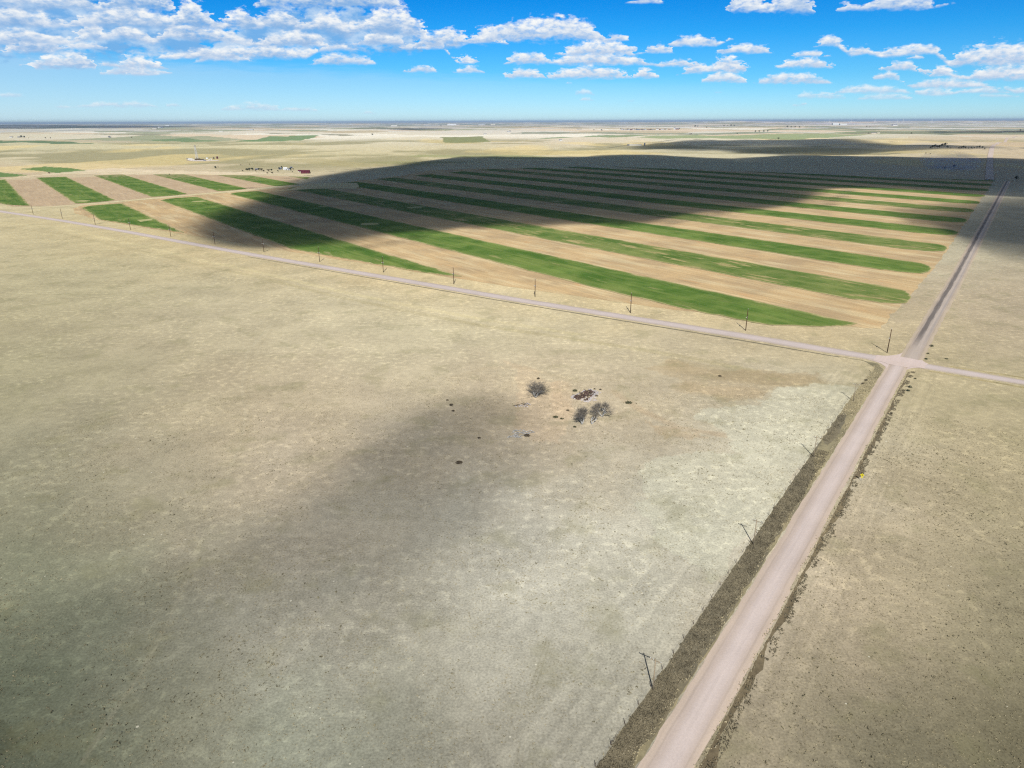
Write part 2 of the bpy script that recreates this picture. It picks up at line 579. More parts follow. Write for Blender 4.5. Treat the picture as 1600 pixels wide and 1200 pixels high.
def field_mat(name, base, alt, streak, alt_amt=0.5, bare=None, bare_th=0.6, fine=0.55, ang=0.0, bump=0.3, along=0.02, across=0.35, edge=None):
    """soil or crop with sowing streaks; the object's local Y runs along the rows"""
    mt = bpy.data.materials.new(name)
    mt.use_nodes = True
    T = NT(mt.node_tree)
    bs = T.n['Principled BSDF']
    bs.inputs['Roughness'].default_value = 1.0
    bs.inputs['Specular IOR Level'].default_value = 0.05
    bs.inputs['Diffuse Roughness'].default_value = 0.7
    tcn = T.node('ShaderNodeTexCoord')
    v = T.mapping(tcn.outputs['Object'], (1, 1, 0.0), rot=(0, 0, ang))
    st = T.noise(T.mapping(v, (across, along, 0)), 1.0, 5, 0.65)
    st2 = T.noise(T.mapping(v, (0.08, 0.012, 0), (5, 9, 0)), 1.0, 4, 0.6)
    pa = T.noise(v, 0.02, 5, 0.6)
    fi = T.noise(v, 0.8, 4, 0.7)
    col = T.mix(T.m('MULTIPLY', T.smooth(pa, 0.40, 0.64), alt_amt), (*alb(base), 1), (*alb(alt), 1))
    col = T.mix(T.m('MULTIPLY', T.smooth(st2, 0.44, 0.68), 0.6), col, (*alb(streak), 1))
    if bare is not None:
        bn = T.noise(T.mapping(v, (0.10, 0.022, 0), (77, 13, 0)), 1.0, 5, 0.66)
        col = T.mix(T.m('MULTIPLY', T.smooth(bn, bare_th, bare_th + 0.10), 0.75), col, (*alb(bare), 1))
    if edge is not None:
        at = T.node('ShaderNodeAttribute', attribute_name='Col')
        se = T.node('ShaderNodeSeparateColor')
        T.link(at.outputs['Color'], se.inputs[0])
        en = T.noise(T.mapping(v, (0.22, 0.05, 0), (3, 3, 0)), 1.0, 5, 0.7)
        ef = T.smooth(T.m('ADD', se.outputs[0], T.m('MULTIPLY', T.m('SUBTRACT', en, 0.5), 1.1)), 0.02, 0.26)
        col = T.mix(ef, (*alb(edge), 1), col)
        tn_ = T.noise(T.mapping(v, (0.16, 0.018, 0), (3, 63, 0)), 1.0, 5, 0.66)
        col = T.mix(T.m('MULTIPLY', T.smooth(T.m('ADD', tn_, T.m('MULTIPLY', se.outputs[1], 0.30)), 0.62, 0.74), 0.8), col, (*alb((150, 142, 100)), 1))
        eg = T.noise(T.mapping(v, (0.06, 0.012, 0), (31, 3, 0)), 1.0, 4, 0.6)
        col = T.mix(T.m('MULTIPLY', T.smooth(T.m('ADD', se.outputs[0], eg), 1.15, 0.70), 0.35), col, (*alb((132, 140, 82)), 1))
    k = T.m('ADD', 1.0, T.m('ADD', T.m('MULTIPLY', T.m('SUBTRACT', st, 0.5), fine), T.m('MULTIPLY', T.m('SUBTRACT', fi, 0.5), fine)))
    cx = T.node('ShaderNodeCombineColor')
    T.link(k, cx.inputs[0]); T.link(k, cx.inputs[1]); T.link(k, cx.inputs[2])
    T.link(T.mix(1.0, col, cx.outputs[0], 'MULTIPLY'), bs.inputs['Base Color'])
    bp = T.node('ShaderNodeBump')
    bp.inputs['Strength'].default_value = bump
    bp.inputs['Distance'].default_value = 0.2
    T.link(fi, bp.inputs['Height'])
    T.link(bp.outputs[0], bs.inputs['Normal'])
    return mt


def road_mat(name, half, centre, c_edge, c_mid, c_track, dark=None, tracks=(0.0,)):
    mt = bpy.data.materials.new(name)
    mt.use_nodes = True
    T = NT(mt.node_tree)
    bs = T.n['Principled BSDF']
    bs.inputs['Roughness'].default_value = 0.95
    bs.inputs['Specular IOR Level'].default_value = 0.1
    at = T.node('ShaderNodeAttribute', attribute_name='Col')     # R: across (-1..1) as 0..1, G: metres along
    sp = T.node('ShaderNodeSeparateColor')
    T.link(at.outputs['Color'], sp.inputs[0])
    u = T.m('SUBTRACT', T.m('MULTIPLY', sp.outputs[0], 2.0), 1.0)
    tcn = T.node('ShaderNodeTexCoord')
    g = T.node('ShaderNodeNewGeometry')
    pos = g.outputs['Position']
    cv = T.node('ShaderNodeCombineXYZ')
    T.link(T.m('MULTIPLY', u, half), cv.inputs[0])
    T.link(T.m('MULTIPLY', sp.outputs[1], 0.03), cv.inputs[1])
    nst = T.noise(cv.outputs[0], 1.3, 4, 0.6)
    npt = T.noise(pos, 0.05, 4, 0.6)
    nfi = T.noise(pos, 2.2, 3, 0.7)
    au = T.m('ADD', T.m('ABSOLUTE', u), T.m('MULTIPLY', T.m('SUBTRACT', T.noise(pos, 0.35, 3, 0.6), 0.5), 0.16))
    col = T.mix(T.smooth(au, 0.55, 0.86), (*alb(c_mid), 1), (*alb(c_edge), 1))
    # worn, paler running lanes and slightly darker windrows
    lane = T.smooth(T.m('ADD', T.m('ABSOLUTE', T.m('SUBTRACT', u, 0.05)), T.m('MULTIPLY', T.m('SUBTRACT', nst, 0.5), 0.5)), 0.62, 0.15)
    col = T.mix(T.m('MULTIPLY', lane, 0.75), col, (*alb(c_track), 1))
    wind = T.smooth(T.m('ABSOLUTE', T.m('SUBTRACT', T.m('ABSOLUTE', u), 0.66)), 0.07, 0.02)
    col = T.mix(T.m('MULTIPLY', wind, 0.35), col, (*(alb(c_edge) * 0.72), 1))
    if dark is not None:
        dk = T.smooth(T.m('ADD', T.m('ABSOLUTE', T.m('SUBTRACT', u, -0.28)), T.m('MULTIPLY', T.m('SUBTRACT', nst, 0.5), 0.5)), 0.38, 0.12)
        fade = T.smooth(T.m('ADD', sp.outputs[1], T.m('MULTIPLY', npt, 30.0)), 40.0, 85.0)
        col = T.mix(T.m('MULTIPLY', T.m('MULTIPLY', dk, fade), 0.85), col, (*alb(dark), 1))
        dk2 = T.smooth(T.m('ABSOLUTE', T.m('SUBTRACT', u, 0.42)), 0.16, 0.05)
        col = T.mix(T.m('MULTIPLY', T.m('MULTIPLY', dk2, fade), 0.35), col, (*alb((165, 160, 158)), 1))
    k = T.m('ADD', 1.0, T.m('ADD', T.m('MULTIPLY', T.m('SUBTRACT', nst, 0.5), 0.34),
            T.m('ADD', T.m('MULTIPLY', T.m('SUBTRACT', npt, 0.5), 0.32), T.m('MULTIPLY', T.m('SUBTRACT', nfi, 0.5), 0.34))))
    cx = T.node('ShaderNodeCombineColor')
    T.link(k, cx.inputs[0]); T.link(k, cx.inputs[1]); T.link(k, cx.inputs[2])
    T.link(T.mix(1.0, col, cx.outputs[0], 'MULTIPLY'), bs.inputs['Base Color'])
    return mt


# ------------------------------------------------------------------ GROUND
# control colours: plain's tones, with corner vignetting, glare spot and horizon haze painted in
CTRL = [
    (0, 380, (196, 183, 142)), (150, 420, (192, 180, 138)), (350, 440, (190, 178, 140)), (0, 480, (186, 174, 134)), (200, 520, (188, 174, 138)),
    (450, 480, (198, 184, 148)), (600, 500, (204, 192, 154)), (750, 510, (205, 193, 156)), (900, 530, (200, 188, 150)), (1050, 550, (202, 190, 154)),
    (1180, 560, (196, 182, 148)), (1320, 590, (190, 176, 138)),
    (0, 600, (176, 168, 128)), (150, 620, (180, 168, 134)), (350, 620, (190, 174, 138)), (500, 600, (196, 180, 145)), (650, 580, (200, 186, 150)),
    (780, 600, (196, 180, 146)), (870, 625, (206, 180, 146)), (960, 590, (208, 194, 158)), (1000, 660, (196, 180, 148)), (1110, 590, (190, 172, 140)),
    (1190, 590, (166, 148, 112)), (1120, 620, (180, 162, 128)), (1060, 680, (186, 164, 132)),
    (1250, 620, (206, 200, 170)), (1180, 660, (206, 200, 172)), (1250, 680, (208, 202, 176)), (1100, 740, (204, 198, 172)), (1000, 740, (202, 194, 166)),
    (0, 720, (164, 158, 126)), (150, 740, (172, 162, 132)), (300, 740, (186, 172, 142)), (450, 700, (196, 178, 146)), (560, 680, (196, 180, 150)),
    (650, 740, (176, 166, 142)), (760, 700, (176, 162, 136)), (880, 720, (190, 180, 152)),
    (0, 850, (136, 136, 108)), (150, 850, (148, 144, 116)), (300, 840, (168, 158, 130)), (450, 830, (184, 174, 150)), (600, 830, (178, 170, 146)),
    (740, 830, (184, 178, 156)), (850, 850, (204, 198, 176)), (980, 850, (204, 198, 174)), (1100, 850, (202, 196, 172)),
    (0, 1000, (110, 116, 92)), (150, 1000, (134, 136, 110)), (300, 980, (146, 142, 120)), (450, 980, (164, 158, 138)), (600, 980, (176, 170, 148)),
    (750, 960, (194, 188, 164)), (820, 920, (212, 207, 186)), (900, 1000, (192, 186, 162)), (1000, 960, (194, 188, 164)),  # pale point at lower centre holds the backscatter glare as colour
    (0, 1180, (88, 92, 70)), (150, 1180, (114, 118, 94)), (300, 1150, (134, 130, 106)), (450, 1150, (144, 146, 124)), (600, 1150, (158, 156, 134)),  # greenish grass; the corner darkening is vignetting put into the colour
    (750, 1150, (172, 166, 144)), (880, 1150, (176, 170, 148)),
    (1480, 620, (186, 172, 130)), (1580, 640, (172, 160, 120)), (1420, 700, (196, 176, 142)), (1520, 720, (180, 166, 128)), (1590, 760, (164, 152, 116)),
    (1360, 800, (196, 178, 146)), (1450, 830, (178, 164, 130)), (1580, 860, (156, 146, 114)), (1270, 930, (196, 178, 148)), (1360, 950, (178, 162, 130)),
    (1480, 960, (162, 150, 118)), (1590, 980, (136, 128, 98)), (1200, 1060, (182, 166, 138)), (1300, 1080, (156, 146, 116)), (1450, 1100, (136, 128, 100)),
    (1590, 1130, (108, 102, 76)), (1180, 1180, (158, 146, 118)), (1350, 1190, (124, 118, 92)),  # lower-right darkening is vignetting put into the colour
    (1500, 480, (196, 178, 144)), (1580, 500, (186, 168, 136)), (1560, 430, (184, 168, 136)), (1590, 350, (178, 162, 130)), (1500, 545, (194, 178, 142)), (1590, 570, (182, 168, 130)),
    # verge of the west road
    (1350, 530, (212, 188, 138)), (1200, 520, (214, 190, 138)), (1000, 485, (216, 192, 140)), (800, 450, (218, 194, 142)), (600, 422, (214, 190, 138)),
    (400, 390, (212, 188, 138)), (200, 357, (214, 192, 138)), (50, 330, (208, 192, 146)),
    (1470, 390, (206, 196, 160)), (1510, 340, (200, 192, 160)),
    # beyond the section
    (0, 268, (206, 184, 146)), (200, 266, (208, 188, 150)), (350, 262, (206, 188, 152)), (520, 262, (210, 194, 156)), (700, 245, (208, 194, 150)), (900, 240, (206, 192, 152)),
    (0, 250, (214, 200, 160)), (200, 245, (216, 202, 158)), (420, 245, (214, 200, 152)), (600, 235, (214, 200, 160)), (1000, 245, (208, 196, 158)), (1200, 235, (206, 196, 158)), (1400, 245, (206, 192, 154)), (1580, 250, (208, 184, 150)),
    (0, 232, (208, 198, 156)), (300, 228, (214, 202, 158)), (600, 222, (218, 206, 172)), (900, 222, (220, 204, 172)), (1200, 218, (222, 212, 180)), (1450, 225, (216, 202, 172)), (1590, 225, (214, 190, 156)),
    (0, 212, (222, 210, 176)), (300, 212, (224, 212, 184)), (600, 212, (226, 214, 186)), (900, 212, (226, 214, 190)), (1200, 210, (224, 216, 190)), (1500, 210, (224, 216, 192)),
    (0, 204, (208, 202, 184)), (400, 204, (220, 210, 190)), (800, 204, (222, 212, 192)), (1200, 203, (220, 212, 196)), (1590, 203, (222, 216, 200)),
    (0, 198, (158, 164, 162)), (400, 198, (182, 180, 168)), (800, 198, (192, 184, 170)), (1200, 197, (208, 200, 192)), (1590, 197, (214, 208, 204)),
    (0, 194, (176, 178, 176)), (800, 194, (166, 170, 174)), (1590, 192, (206, 196, 200)),  # horizon points hold blue-grey haze in their colour
]


def ground_colour(x, y):
    r = np.hypot(x, y)
    azv = np.arctan2(x, y)
    lr = np.log(np.maximum(r, 10))
    acc = np.zeros((len(x), 3))
    wt = np.zeros(len(x)) + 1e-9
    # warp so that patches have natural outlines
    wx = (fbm(azv * 14, lr * 9, 4, 71) - 0.5) * 0.10
    wy = (fbm(azv * 14, lr * 9, 4, 75) - 0.5) * 0.22
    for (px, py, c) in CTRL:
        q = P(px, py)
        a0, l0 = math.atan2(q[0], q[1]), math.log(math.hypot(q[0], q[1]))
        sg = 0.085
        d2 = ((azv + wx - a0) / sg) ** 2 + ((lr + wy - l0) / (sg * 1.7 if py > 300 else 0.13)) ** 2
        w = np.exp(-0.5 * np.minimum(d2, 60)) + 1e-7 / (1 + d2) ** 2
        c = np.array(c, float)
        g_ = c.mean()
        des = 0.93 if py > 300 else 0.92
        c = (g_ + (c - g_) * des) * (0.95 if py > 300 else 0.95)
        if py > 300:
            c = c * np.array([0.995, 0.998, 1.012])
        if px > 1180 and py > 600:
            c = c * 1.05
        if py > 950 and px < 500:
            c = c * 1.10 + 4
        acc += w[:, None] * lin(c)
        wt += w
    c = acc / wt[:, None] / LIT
    X, Y = to_road(np.stack([x, y], -1))
    # --- rolling rangeland beyond the section: olive hollows paint in slope shade, plus bleached patches
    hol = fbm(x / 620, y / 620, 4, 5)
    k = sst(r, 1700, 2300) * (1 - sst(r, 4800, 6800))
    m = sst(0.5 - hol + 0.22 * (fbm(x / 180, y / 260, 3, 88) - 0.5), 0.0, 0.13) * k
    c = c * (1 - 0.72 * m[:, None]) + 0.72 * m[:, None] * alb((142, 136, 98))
    m = sst(fbm(x / 420 + 9, y / 700, 4, 91), 0.58, 0.72) * k
    c = c * (1 - 0.5 * m[:, None]) + 0.5 * m[:, None] * alb((226, 202, 140))
    # --- quilt of far fields, aligned with the section roads
    jit = (vnoise(X / 3000, Y / 3000, 3) - 0.5) * 150
    sx, sy = 1609.0, 805.0
    ix = np.floor((X + jit) / sx)
    iy = np.floor((Y + 400 + 900 * vnoise(ix * 3.1, ix * 0.7, 8)) / sy)
    h1 = vnoise(ix * 7.77 + 0.5, iy * 5.13 + 0.5, 55)
    h2 = vnoise(ix * 3.31 + 0.5, iy * 9.71 + 0.5, 57)
    kf = sst(r, 5200, 6600)
    cream = alb((226, 214, 186))
    opts = [((h1 > 0.74), alb((132, 140, 102)), 0.75), ((h1 > 0.62) & (h1 <= 0.74), alb((184, 168, 134)), 0.8), ((h1 < 0.22), alb((236, 228, 208)), 0.7),
            ((h1 >= 0.22) & (h1 < 0.32), alb((214, 190, 158)), 0.7), ((h2 > 0.82), alb((104, 118, 92)), 0.7)]
    for cond, cc, amt in opts:
        w = (cond * amt * kf)[:, None]
        c = c * (1 - w) + w * cc
    # thin dark lines far out, painted in place of cloud-shadow bands
    n = fbm(azv * 26, lr * 30, 4, 99)
    m = sst(n, 0.60, 0.68) * sst(r, 11000, 15000) * 0.45
    c = c * (1 - m[:, None]) + m[:, None] * alb((84, 92, 84))
    # old wheel tracks, cattle paths and the faint disused road
    near = (r > 80) & (r < 1200)
    xn, yn = x[near], y[near]
    cn = c[near]
    wob = (fbm(xn / 11, yn / 11, 3, 44) - 0.5) * 2.0
    for pl_, wd, cc, amt in PATHS:
        pts = np.array([P(a, b)[:2] for a, b in pl_])
        dm = np.full(len(xn), 1e9)
        for i in range(len(pts) - 1):
            a, b = pts[i], pts[i + 1]
            ab = b - a
            t = np.clip(((xn - a[0]) * ab[0] + (yn - a[1]) * ab[1]) / (ab @ ab), 0, 1)
            dm = np.minimum(dm, np.hypot(xn - a[0] - t * ab[0], yn - a[1] - t * ab[1]))
        w = (1 - sst(np.abs(dm + wob * 0.5), wd * 0.35, wd * 0.75)) * amt * (0.55 + 0.9 * fbm(xn / 25, yn / 25, 3, 46))
        w = np.clip(w, 0, 1)[:, None]
        cn = cn * (1 - w) + w * alb(cc)
    Xn, Yn = X[near], Y[near]
    st_ = (fbm(Xn * 0.9, Yn * 0.02, 3, 47) - 0.5) * sst(Xn, -42, -24) * (1 - sst(Xn, -11, -9)) * (Yn < -20)
    cn = cn * (1 + 0.36 * st_[:, None])
    st_ = (fbm(Xn * 1.1, Yn * 0.02, 3, 48) - 0.5) * sst(Xn, 8, 10) * (1 - sst(Xn, 16, 24)) * (Yn < -10)
    cn = cn * (1 + 0.4 * st_[:, None])
    c[near] = cn
    wq = (fbm(xn / 14, yn / 14, 4, 141) - 0.5) * 16
    wr = (fbm(xn / 14, yn / 14, 4, 143) - 0.5) * 16
    for poly, cc, amt in NEAR_PATCHES:
        pts = np.array([P(a, b)[:2] for a, b in poly])
        ins = in_poly(xn + wq, yn + wr, pts)
        cn[ins] = cn[ins] * (1 - amt) + amt * alb(cc)
    c[near] = cn
    # far fields, and one cloud shadow painted as a dark outline
    for poly, cc, amt in FAR_FIELDS_SHADE:
        pts = np.array([P(a, b)[:2] for a, b in poly])
        ins = np.zeros(len(x), bool)
        sel = (x > pts[:, 0].min()) & (x < pts[:, 0].max()) & (y > pts[:, 1].min()) & (y < pts[:, 1].max())
        if sel.any():
            ins[sel] = in_poly(x[sel], y[sel], pts)
            c[ins] = c[ins] * (1 - amt) + amt * alb(cc)
    return c


def in_poly(x, y, pts):
    ins = np.zeros(len(x), bool)
    j = len(pts) - 1
    for i in range(len(pts)):
        xi, yi, xj, yj = pts[i][0], pts[i][1], pts[j][0], pts[j][1]
        cnd = ((yi > y) != (yj > y)) & (x < (xj - xi) * (y - yi) / (yj - yi + 1e-12) + xi)
        ins ^= cnd
        j = i
    return ins


NEAR_PATCHES = [
    ([(1085, 655), (1120, 632), (1180, 628), (1225, 605), (1290, 598), (1345, 606), (1362, 612), (1310, 655), (1280, 700), (1240, 745), (1180, 830), (1120, 900), (1060, 860), (1010, 800), (1000, 740), (1050, 720), (1150, 705)], (203, 201, 177), 0.45),
    ([(1040, 560), (1110, 574), (1200, 580), (1285, 585), (1270, 598), (1225, 604), (1180, 622), (1120, 625), (1060, 598), (1020, 578)], (172, 152, 118), 0.42),
    ([(790, 560), (880, 600), (900, 640), (880, 690), (830, 690), (790, 650), (800, 620)], (204, 176, 142), 0.22),
    ([(1010, 660), (1060, 668), (1110, 690), (1095, 696), (1040, 684)], (178, 156, 124), 0.45),
]

PATHS = [
    ([(-20, 352), (100, 366), (220, 392), (330, 418), (400, 432), (520, 462), (640, 487), (760, 510), (900, 530), (1060, 556), (1180, 580)], 5.0, (172, 160, 122), 0.5),
    ([(-20, 345), (100, 358), (220, 384), (330, 410), (400, 424), (520, 453), (640, 478), (760, 500), (900, 522)], 5.0, (206, 192, 148), 0.45),
    ([(430, 498), (412, 520), (385, 552), (378, 610), (384, 650), (376, 690), (355, 745), (330, 800), (305, 870), (268, 960), (225, 1045), (180, 1110), (130, 1190)], 0.9, (182, 174, 148), 0.2),
    ([(437, 498), (420, 522), (392, 556), (386, 612), (392, 652), (384, 694)], 1.2, (160, 148, 118), 0.2),
    ([(940, 770), (928, 800), (905, 870), (880, 930), (850, 1010), (828, 1080), (805, 1200)], 0.35, (150, 144, 122), 0.32),
    ([(946, 770), (934, 800), (911, 870), (887, 930), (857, 1010), (835, 1080), (812, 1200)], 0.35, (150, 144, 122), 0.32),
    ([(700, 592), (760, 575), (812, 574), (840, 580), (900, 596)], 3.0, (176, 158, 124), 0.2),
    ([(880, 650), (876, 600)], 9.0, (212, 182, 148), 0.25),
    ([(1062, 572), (1130, 585), (1200, 592), (1262, 596)], 17.0, (158, 142, 108), 0.55),
    ([(1075, 606), (1120, 612), (1165, 612)], 14.0, (176, 156, 124), 0.4),
    ([(1130, 680), (1060, 668), (1000, 640), (960, 612)], 4.0, (176, 152, 120), 0.35),
    ([(0, 1128), (25, 1160), (52, 1184)], 1.0, (82, 84, 64), 0.35),
    ([(0, 1186), (14, 1172), (28, 1160)], 0.9, (82, 84, 64), 0.35),
]

FAR_FIELDS_SHADE = [
    ([(-40, 219), (60, 219), (110, 221), (148, 224.5), (100, 226), (60, 226), (0, 225), (-40, 223)], (88, 116, 80), 0.9),
    ([(215, 217), (290, 216.3), (330, 218), (368, 220), (330, 221), (280, 220)], (112, 134, 92), 0.9),
    ([(365, 220.6), (420, 213.5), (498, 212.5), (470, 218), (440, 221.3)], (104, 134, 86), 0.9),
    ([(370, 209.7), (440, 210), (540, 211.2), (600, 212.8), (520, 212.4), (430, 211)], (120, 118, 92), 0.8),
    ([(687.5, 213.2), (752, 213.6), (769, 220.4), (694, 220)], (132, 136, 92), 0.95),
    ([(830, 215.5), (900, 212.5), (1000, 209.8), (1110, 209.6), (1000, 213), (880, 216)], (120, 140, 96), 0.85),
    ([(940, 217), (1020, 213.2), (1120, 211), (1420, 210), (1290, 214), (1240, 220), (1150, 218.6), (1040, 217.6)], (142, 156, 110), 0.85),
    ([(1200, 206.8), (1300, 207), (1400, 206), (1380, 207.5), (1250, 208.5)], (140, 150, 112), 0.8),
    ([(1440, 207.5), (1520, 206.3), (1600, 204.8), (1640, 204.6), (1640, 206.8), (1560, 208), (1470, 208.6)], (96, 104, 92), 0.85),  # cloud shadow painted dark into the ground colour
    # green and dun strips north-west of the section
    ([(33, 265.5), (70, 262.5), (108, 264), (140, 268.5), (120, 271), (95, 272), (60, 268)], (84, 122, 58), 0.9),
    ([(-30, 268), (0, 270), (45, 274.5), (20, 276.5), (-30, 278)], (90, 124, 62), 0.9),
    ([(440, 250), (500, 248), (560, 253), (620, 258), (560, 262), (500, 257)], (172, 160, 116), 0.6),
    ([(560, 253), (620, 251), (760, 254), (700, 256), (640, 257)], (150, 146, 100), 0.7),
    ([(630, 243), (720, 242), (840, 245), (900, 250), (780, 250), (700, 248)], (142, 146, 96), 0.65),
    # pale pan of caliche beside the farm track
    ([(175, 264), (250, 266.5), (330, 268), (460, 271), (330, 273.4), (180, 272), (100, 272.6), (60, 275), (40, 278), (30, 277), (90, 271)], (218, 200, 168), 0.8),
    ([(1420, 215), (1600, 214), (1600, 217), (1420, 219)], (198, 180, 148), 0.4),
    ([(1590, 222), (1560, 224), (1540, 231), (1545, 233), (1640, 234), (1640, 222)], (196, 170, 132), 0.5),
]

azs = np.concatenate([np.arange(-180, -44, 4.0), np.arange(-44, 44.01, 0.12), np.arange(48, 176.1, 4.0)])
rad = [4.0]
while rad[-1] < 170000:
    q = rad[-1]
    rad.append(q * (1.006 if 95 < q < 900 else (1.012 if q < 30000 and q > 60 else 1.05)))
rad = np.array(rad)
AZg, Rg = np.meshgrid(np.radians(azs), rad)
gx, gy = (Rg * np.sin(AZg)).ravel(), (Rg * np.cos(AZg)).ravel()
gz = relief(gx, gy)
na_, nr_ = len(azs), len(rad)
ii, jj = np.meshgrid(np.arange(nr_ - 1), np.arange(na_), indexing='ij')
a_ = ii * na_ + jj
b_ = ii * na_ + (jj + 1) % na_
faces = np.stack([a_, a_ + na_, b_ + na_, b_], -1).reshape(-1, 4)
cen = len(gx)
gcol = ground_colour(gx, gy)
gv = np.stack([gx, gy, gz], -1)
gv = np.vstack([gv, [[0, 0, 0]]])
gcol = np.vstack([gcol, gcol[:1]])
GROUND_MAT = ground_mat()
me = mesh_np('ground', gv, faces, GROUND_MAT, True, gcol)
# small disc under the drone closes the centre
g_obj = link_obj('ground', me)
tag(g_obj, kind='structure')

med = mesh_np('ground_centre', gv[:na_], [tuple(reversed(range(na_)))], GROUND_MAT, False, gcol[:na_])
tag(link_obj('ground', med), kind='structure')


# ------------------------------------------------------------------ draped sheets
def sheet(name, outline, z, mat, jitter=0.0, seg=6.0, kind='structure', wl=9.0, frame=None):
    """flat sheet from a world outline (n,2), densified and roughened; local Y along `frame` angle"""
    out = np.asarray(outline, float)
    pts = []
    for i in range(len(out)):
        p, q = out[i], out[(i + 1) % len(out)]
        n = max(1, int(np.linalg.norm(q - p) / seg))
        for k in range(n):
            pts.append(p + (q - p) * k / n)
    pts = np.array(pts)
    if jitter > 0:
        pts = pts + np.stack([fbm(pts[:, 0] / wl, pts[:, 1] / wl, 4, 3) - 0.5, fbm(pts[:, 0] / wl, pts[:, 1] / wl, 4, 13) - 0.5], -1) * 2 * jitter
    c = pts.mean(0)
    ang = frame if frame is not None else 0.0
    R = np.array([[math.cos(ang), -math.sin(ang)], [math.sin(ang), math.cos(ang)]])   # world -> local for azimuth `ang`
    loc = (pts - c) @ R.T
    vv = np.column_stack([loc, np.zeros(len(loc))])
    area = 0.5 * np.sum(loc[:, 0] * np.roll(loc[:, 1], -1) - np.roll(loc[:, 0], -1) * loc[:, 1])
    idx = list(range(len(vv)))
    if area < 0:
        idx.reverse()
    import mathutils
    tri = mathutils.geometry.tessellate_polygon([[Vector((*vv[i][:2], 0)) for i in idx]])
    fs_ = [tuple(idx[t] for t in f) for f in tri]
    fx = []
    for f in fs_:
        p0, p1, p2 = vv[f[0]], vv[f[1]], vv[f[2]]
        cr_ = (p1[0] - p0[0]) * (p2[1] - p0[1]) - (p1[1] - p0[1]) * (p2[0] - p0[0])
        fx.append(f if cr_ > 0 else (f[0], f[2], f[1]))
    me_ = mesh_np(name, vv, fx, mat)
    o = link_obj(name, me_)
    o.location = (c[0], c[1], z)
    o.rotation_euler = (0, 0, -ang)
    if kind:
        o['kind'] = kind
    return o


def clip_rounded(base, depth=18.0):
    return base


MAT_STUBBLE = field_mat('stubble', (198, 170, 126), (176, 152, 116), (214, 196, 154), 0.9, bare=(196, 158, 112), bare_th=0.58, fine=0.85)
MAT_STUBBLE_PINK = field_mat('stubble_left', (188, 164, 132), (178, 156, 126), (198, 176, 142), 0.9, fine=0.7)
MAT_CROP = field_mat('winter_wheat', (78, 108, 44), (114, 134, 66), (126, 138, 74), 0.9, bare=(150, 146, 96), bare_th=0.60, fine=0.85, bump=0.5, edge=(196, 176, 132))
MAT_CROP2 = field_mat('winter_wheat_thin', (86, 112, 50), (126, 136, 76), (134, 140, 82), 0.9, bare=(184, 164, 116), bare_th=0.535, fine=0.9, bump=0.5, edge=(196, 176, 132))
MAT_HEAD = field_mat('headland_grass', (214, 196, 150), (200, 180, 134), (222, 208, 166), 0.8, fine=0.5)
MAT_BARE = field_mat('thin_patch', (180, 174, 124), (160, 160, 104), (190, 178, 134), 0.9, fine=0.6)
MAT_TRACK = field_mat('dirt_track', (214, 198, 158), (206, 190, 150), (220, 206, 168), 0.5, fine=0.25)


def rwp(l):
    return [rw(a, b) for a, b in l]


# stubble blocks (road frame outlines)
sheet('stubble_field', rwp([(-20, 66), (-45, 56), (-140, 36), (-300, 30), (-560, 33), (-800, 38), (-960, 42), (-1060, 60), (-1120, 84), (-1150, 110), (-1150, 300), (-1146, 420), (-1150, 560), (-1142, 640), (-1180, 860), (-1250, 1010),
      (-1170, 1180), (-1050, 1330), (-900, 1430), (-20, 1426), (-17, 900), (-14, 300)]), 0.06, MAT_STUBBLE, 2.5, 8, frame=SA)
sheet('stubble_field', rwp([(-1176, 120), (-1176, 420), (-1196, 540), (-1330, 690), (-1470, 660), (-1660, 585), (-1790, 505), (-1905, 405), (-2160, 325), (-2160, 205), (-1900, 198), (-1690, 112), (-1500, 70), (-1290, 50), (-1225, 44), (-1182, 78)]), 0.06, MAT_STUBBLE_PINK, 3, 8, frame=SA)


def strip_poly(n0, n1, clip):
    """strip between offsets n0..n1 clipped by a predicate on the road frame; rounded where it meets the margin"""
    ss_ = np.arange(100, 2300, 3.0)
    lo, hi = None, None
    rows = []
    for s in ss_:
        ns = np.linspace(n0, n1, 25)
        pts = ES[None, :] * s + NS[None, :] * ns[:, None]
        X, Y = to_road(pts)
        ok = clip(X, Y, ns, s)
        if ok.any():
            k = np.where(ok)[0]
            rows.append((s, ns[k[0]], ns[k[-1]]))
    if not rows:
        return None
    rows = [r_ for r_ in rows if r_[2] - r_[1] > 1.0]
    # rounded ends
    L = len(rows)
    out_lo, out_hi = [], []
    for i, (s, a, b) in enumerate(rows):
        out_lo.append((s, a))
        out_hi.append((s, b))
    return rows


def south_edge(X):
    return np.interp(X, [-1200, -1114, -1020, -949, -874, -780, -700, -540, -434, -373, -300, -182, -146, -103, -78, -53, -36, -20, -10],
                     [110, 90, 60, 42, 41, 40, 40, 40, 34, 31, 38, 53, 43, 35, 34, 47, 60, 90, 110])


def right_block(X, Y, ns, s):
    ok = (X < -15) & (Y > south_edge(X)) & (X > -1150)
    # rounded corners at the road-side end
    t = (ns - ns.mean()) / (ns[-1] - ns[0]) * 2
    e = -15 - 26 * (t ** 4) * (t < 0) - 8 * t ** 4
    ok &= X < e
    ok &= Y < 1424 - 0.0 * X
    # west end near the farm
    lim = np.interp(Y, [0, 100, 300, 640, 900, 1100, 1424], [-1146, -1146, -1146, -1144, -1210, -1190, -980])
    e2 = lim + 10 + 14 * t ** 4
    ok &= X > e2
    return ok


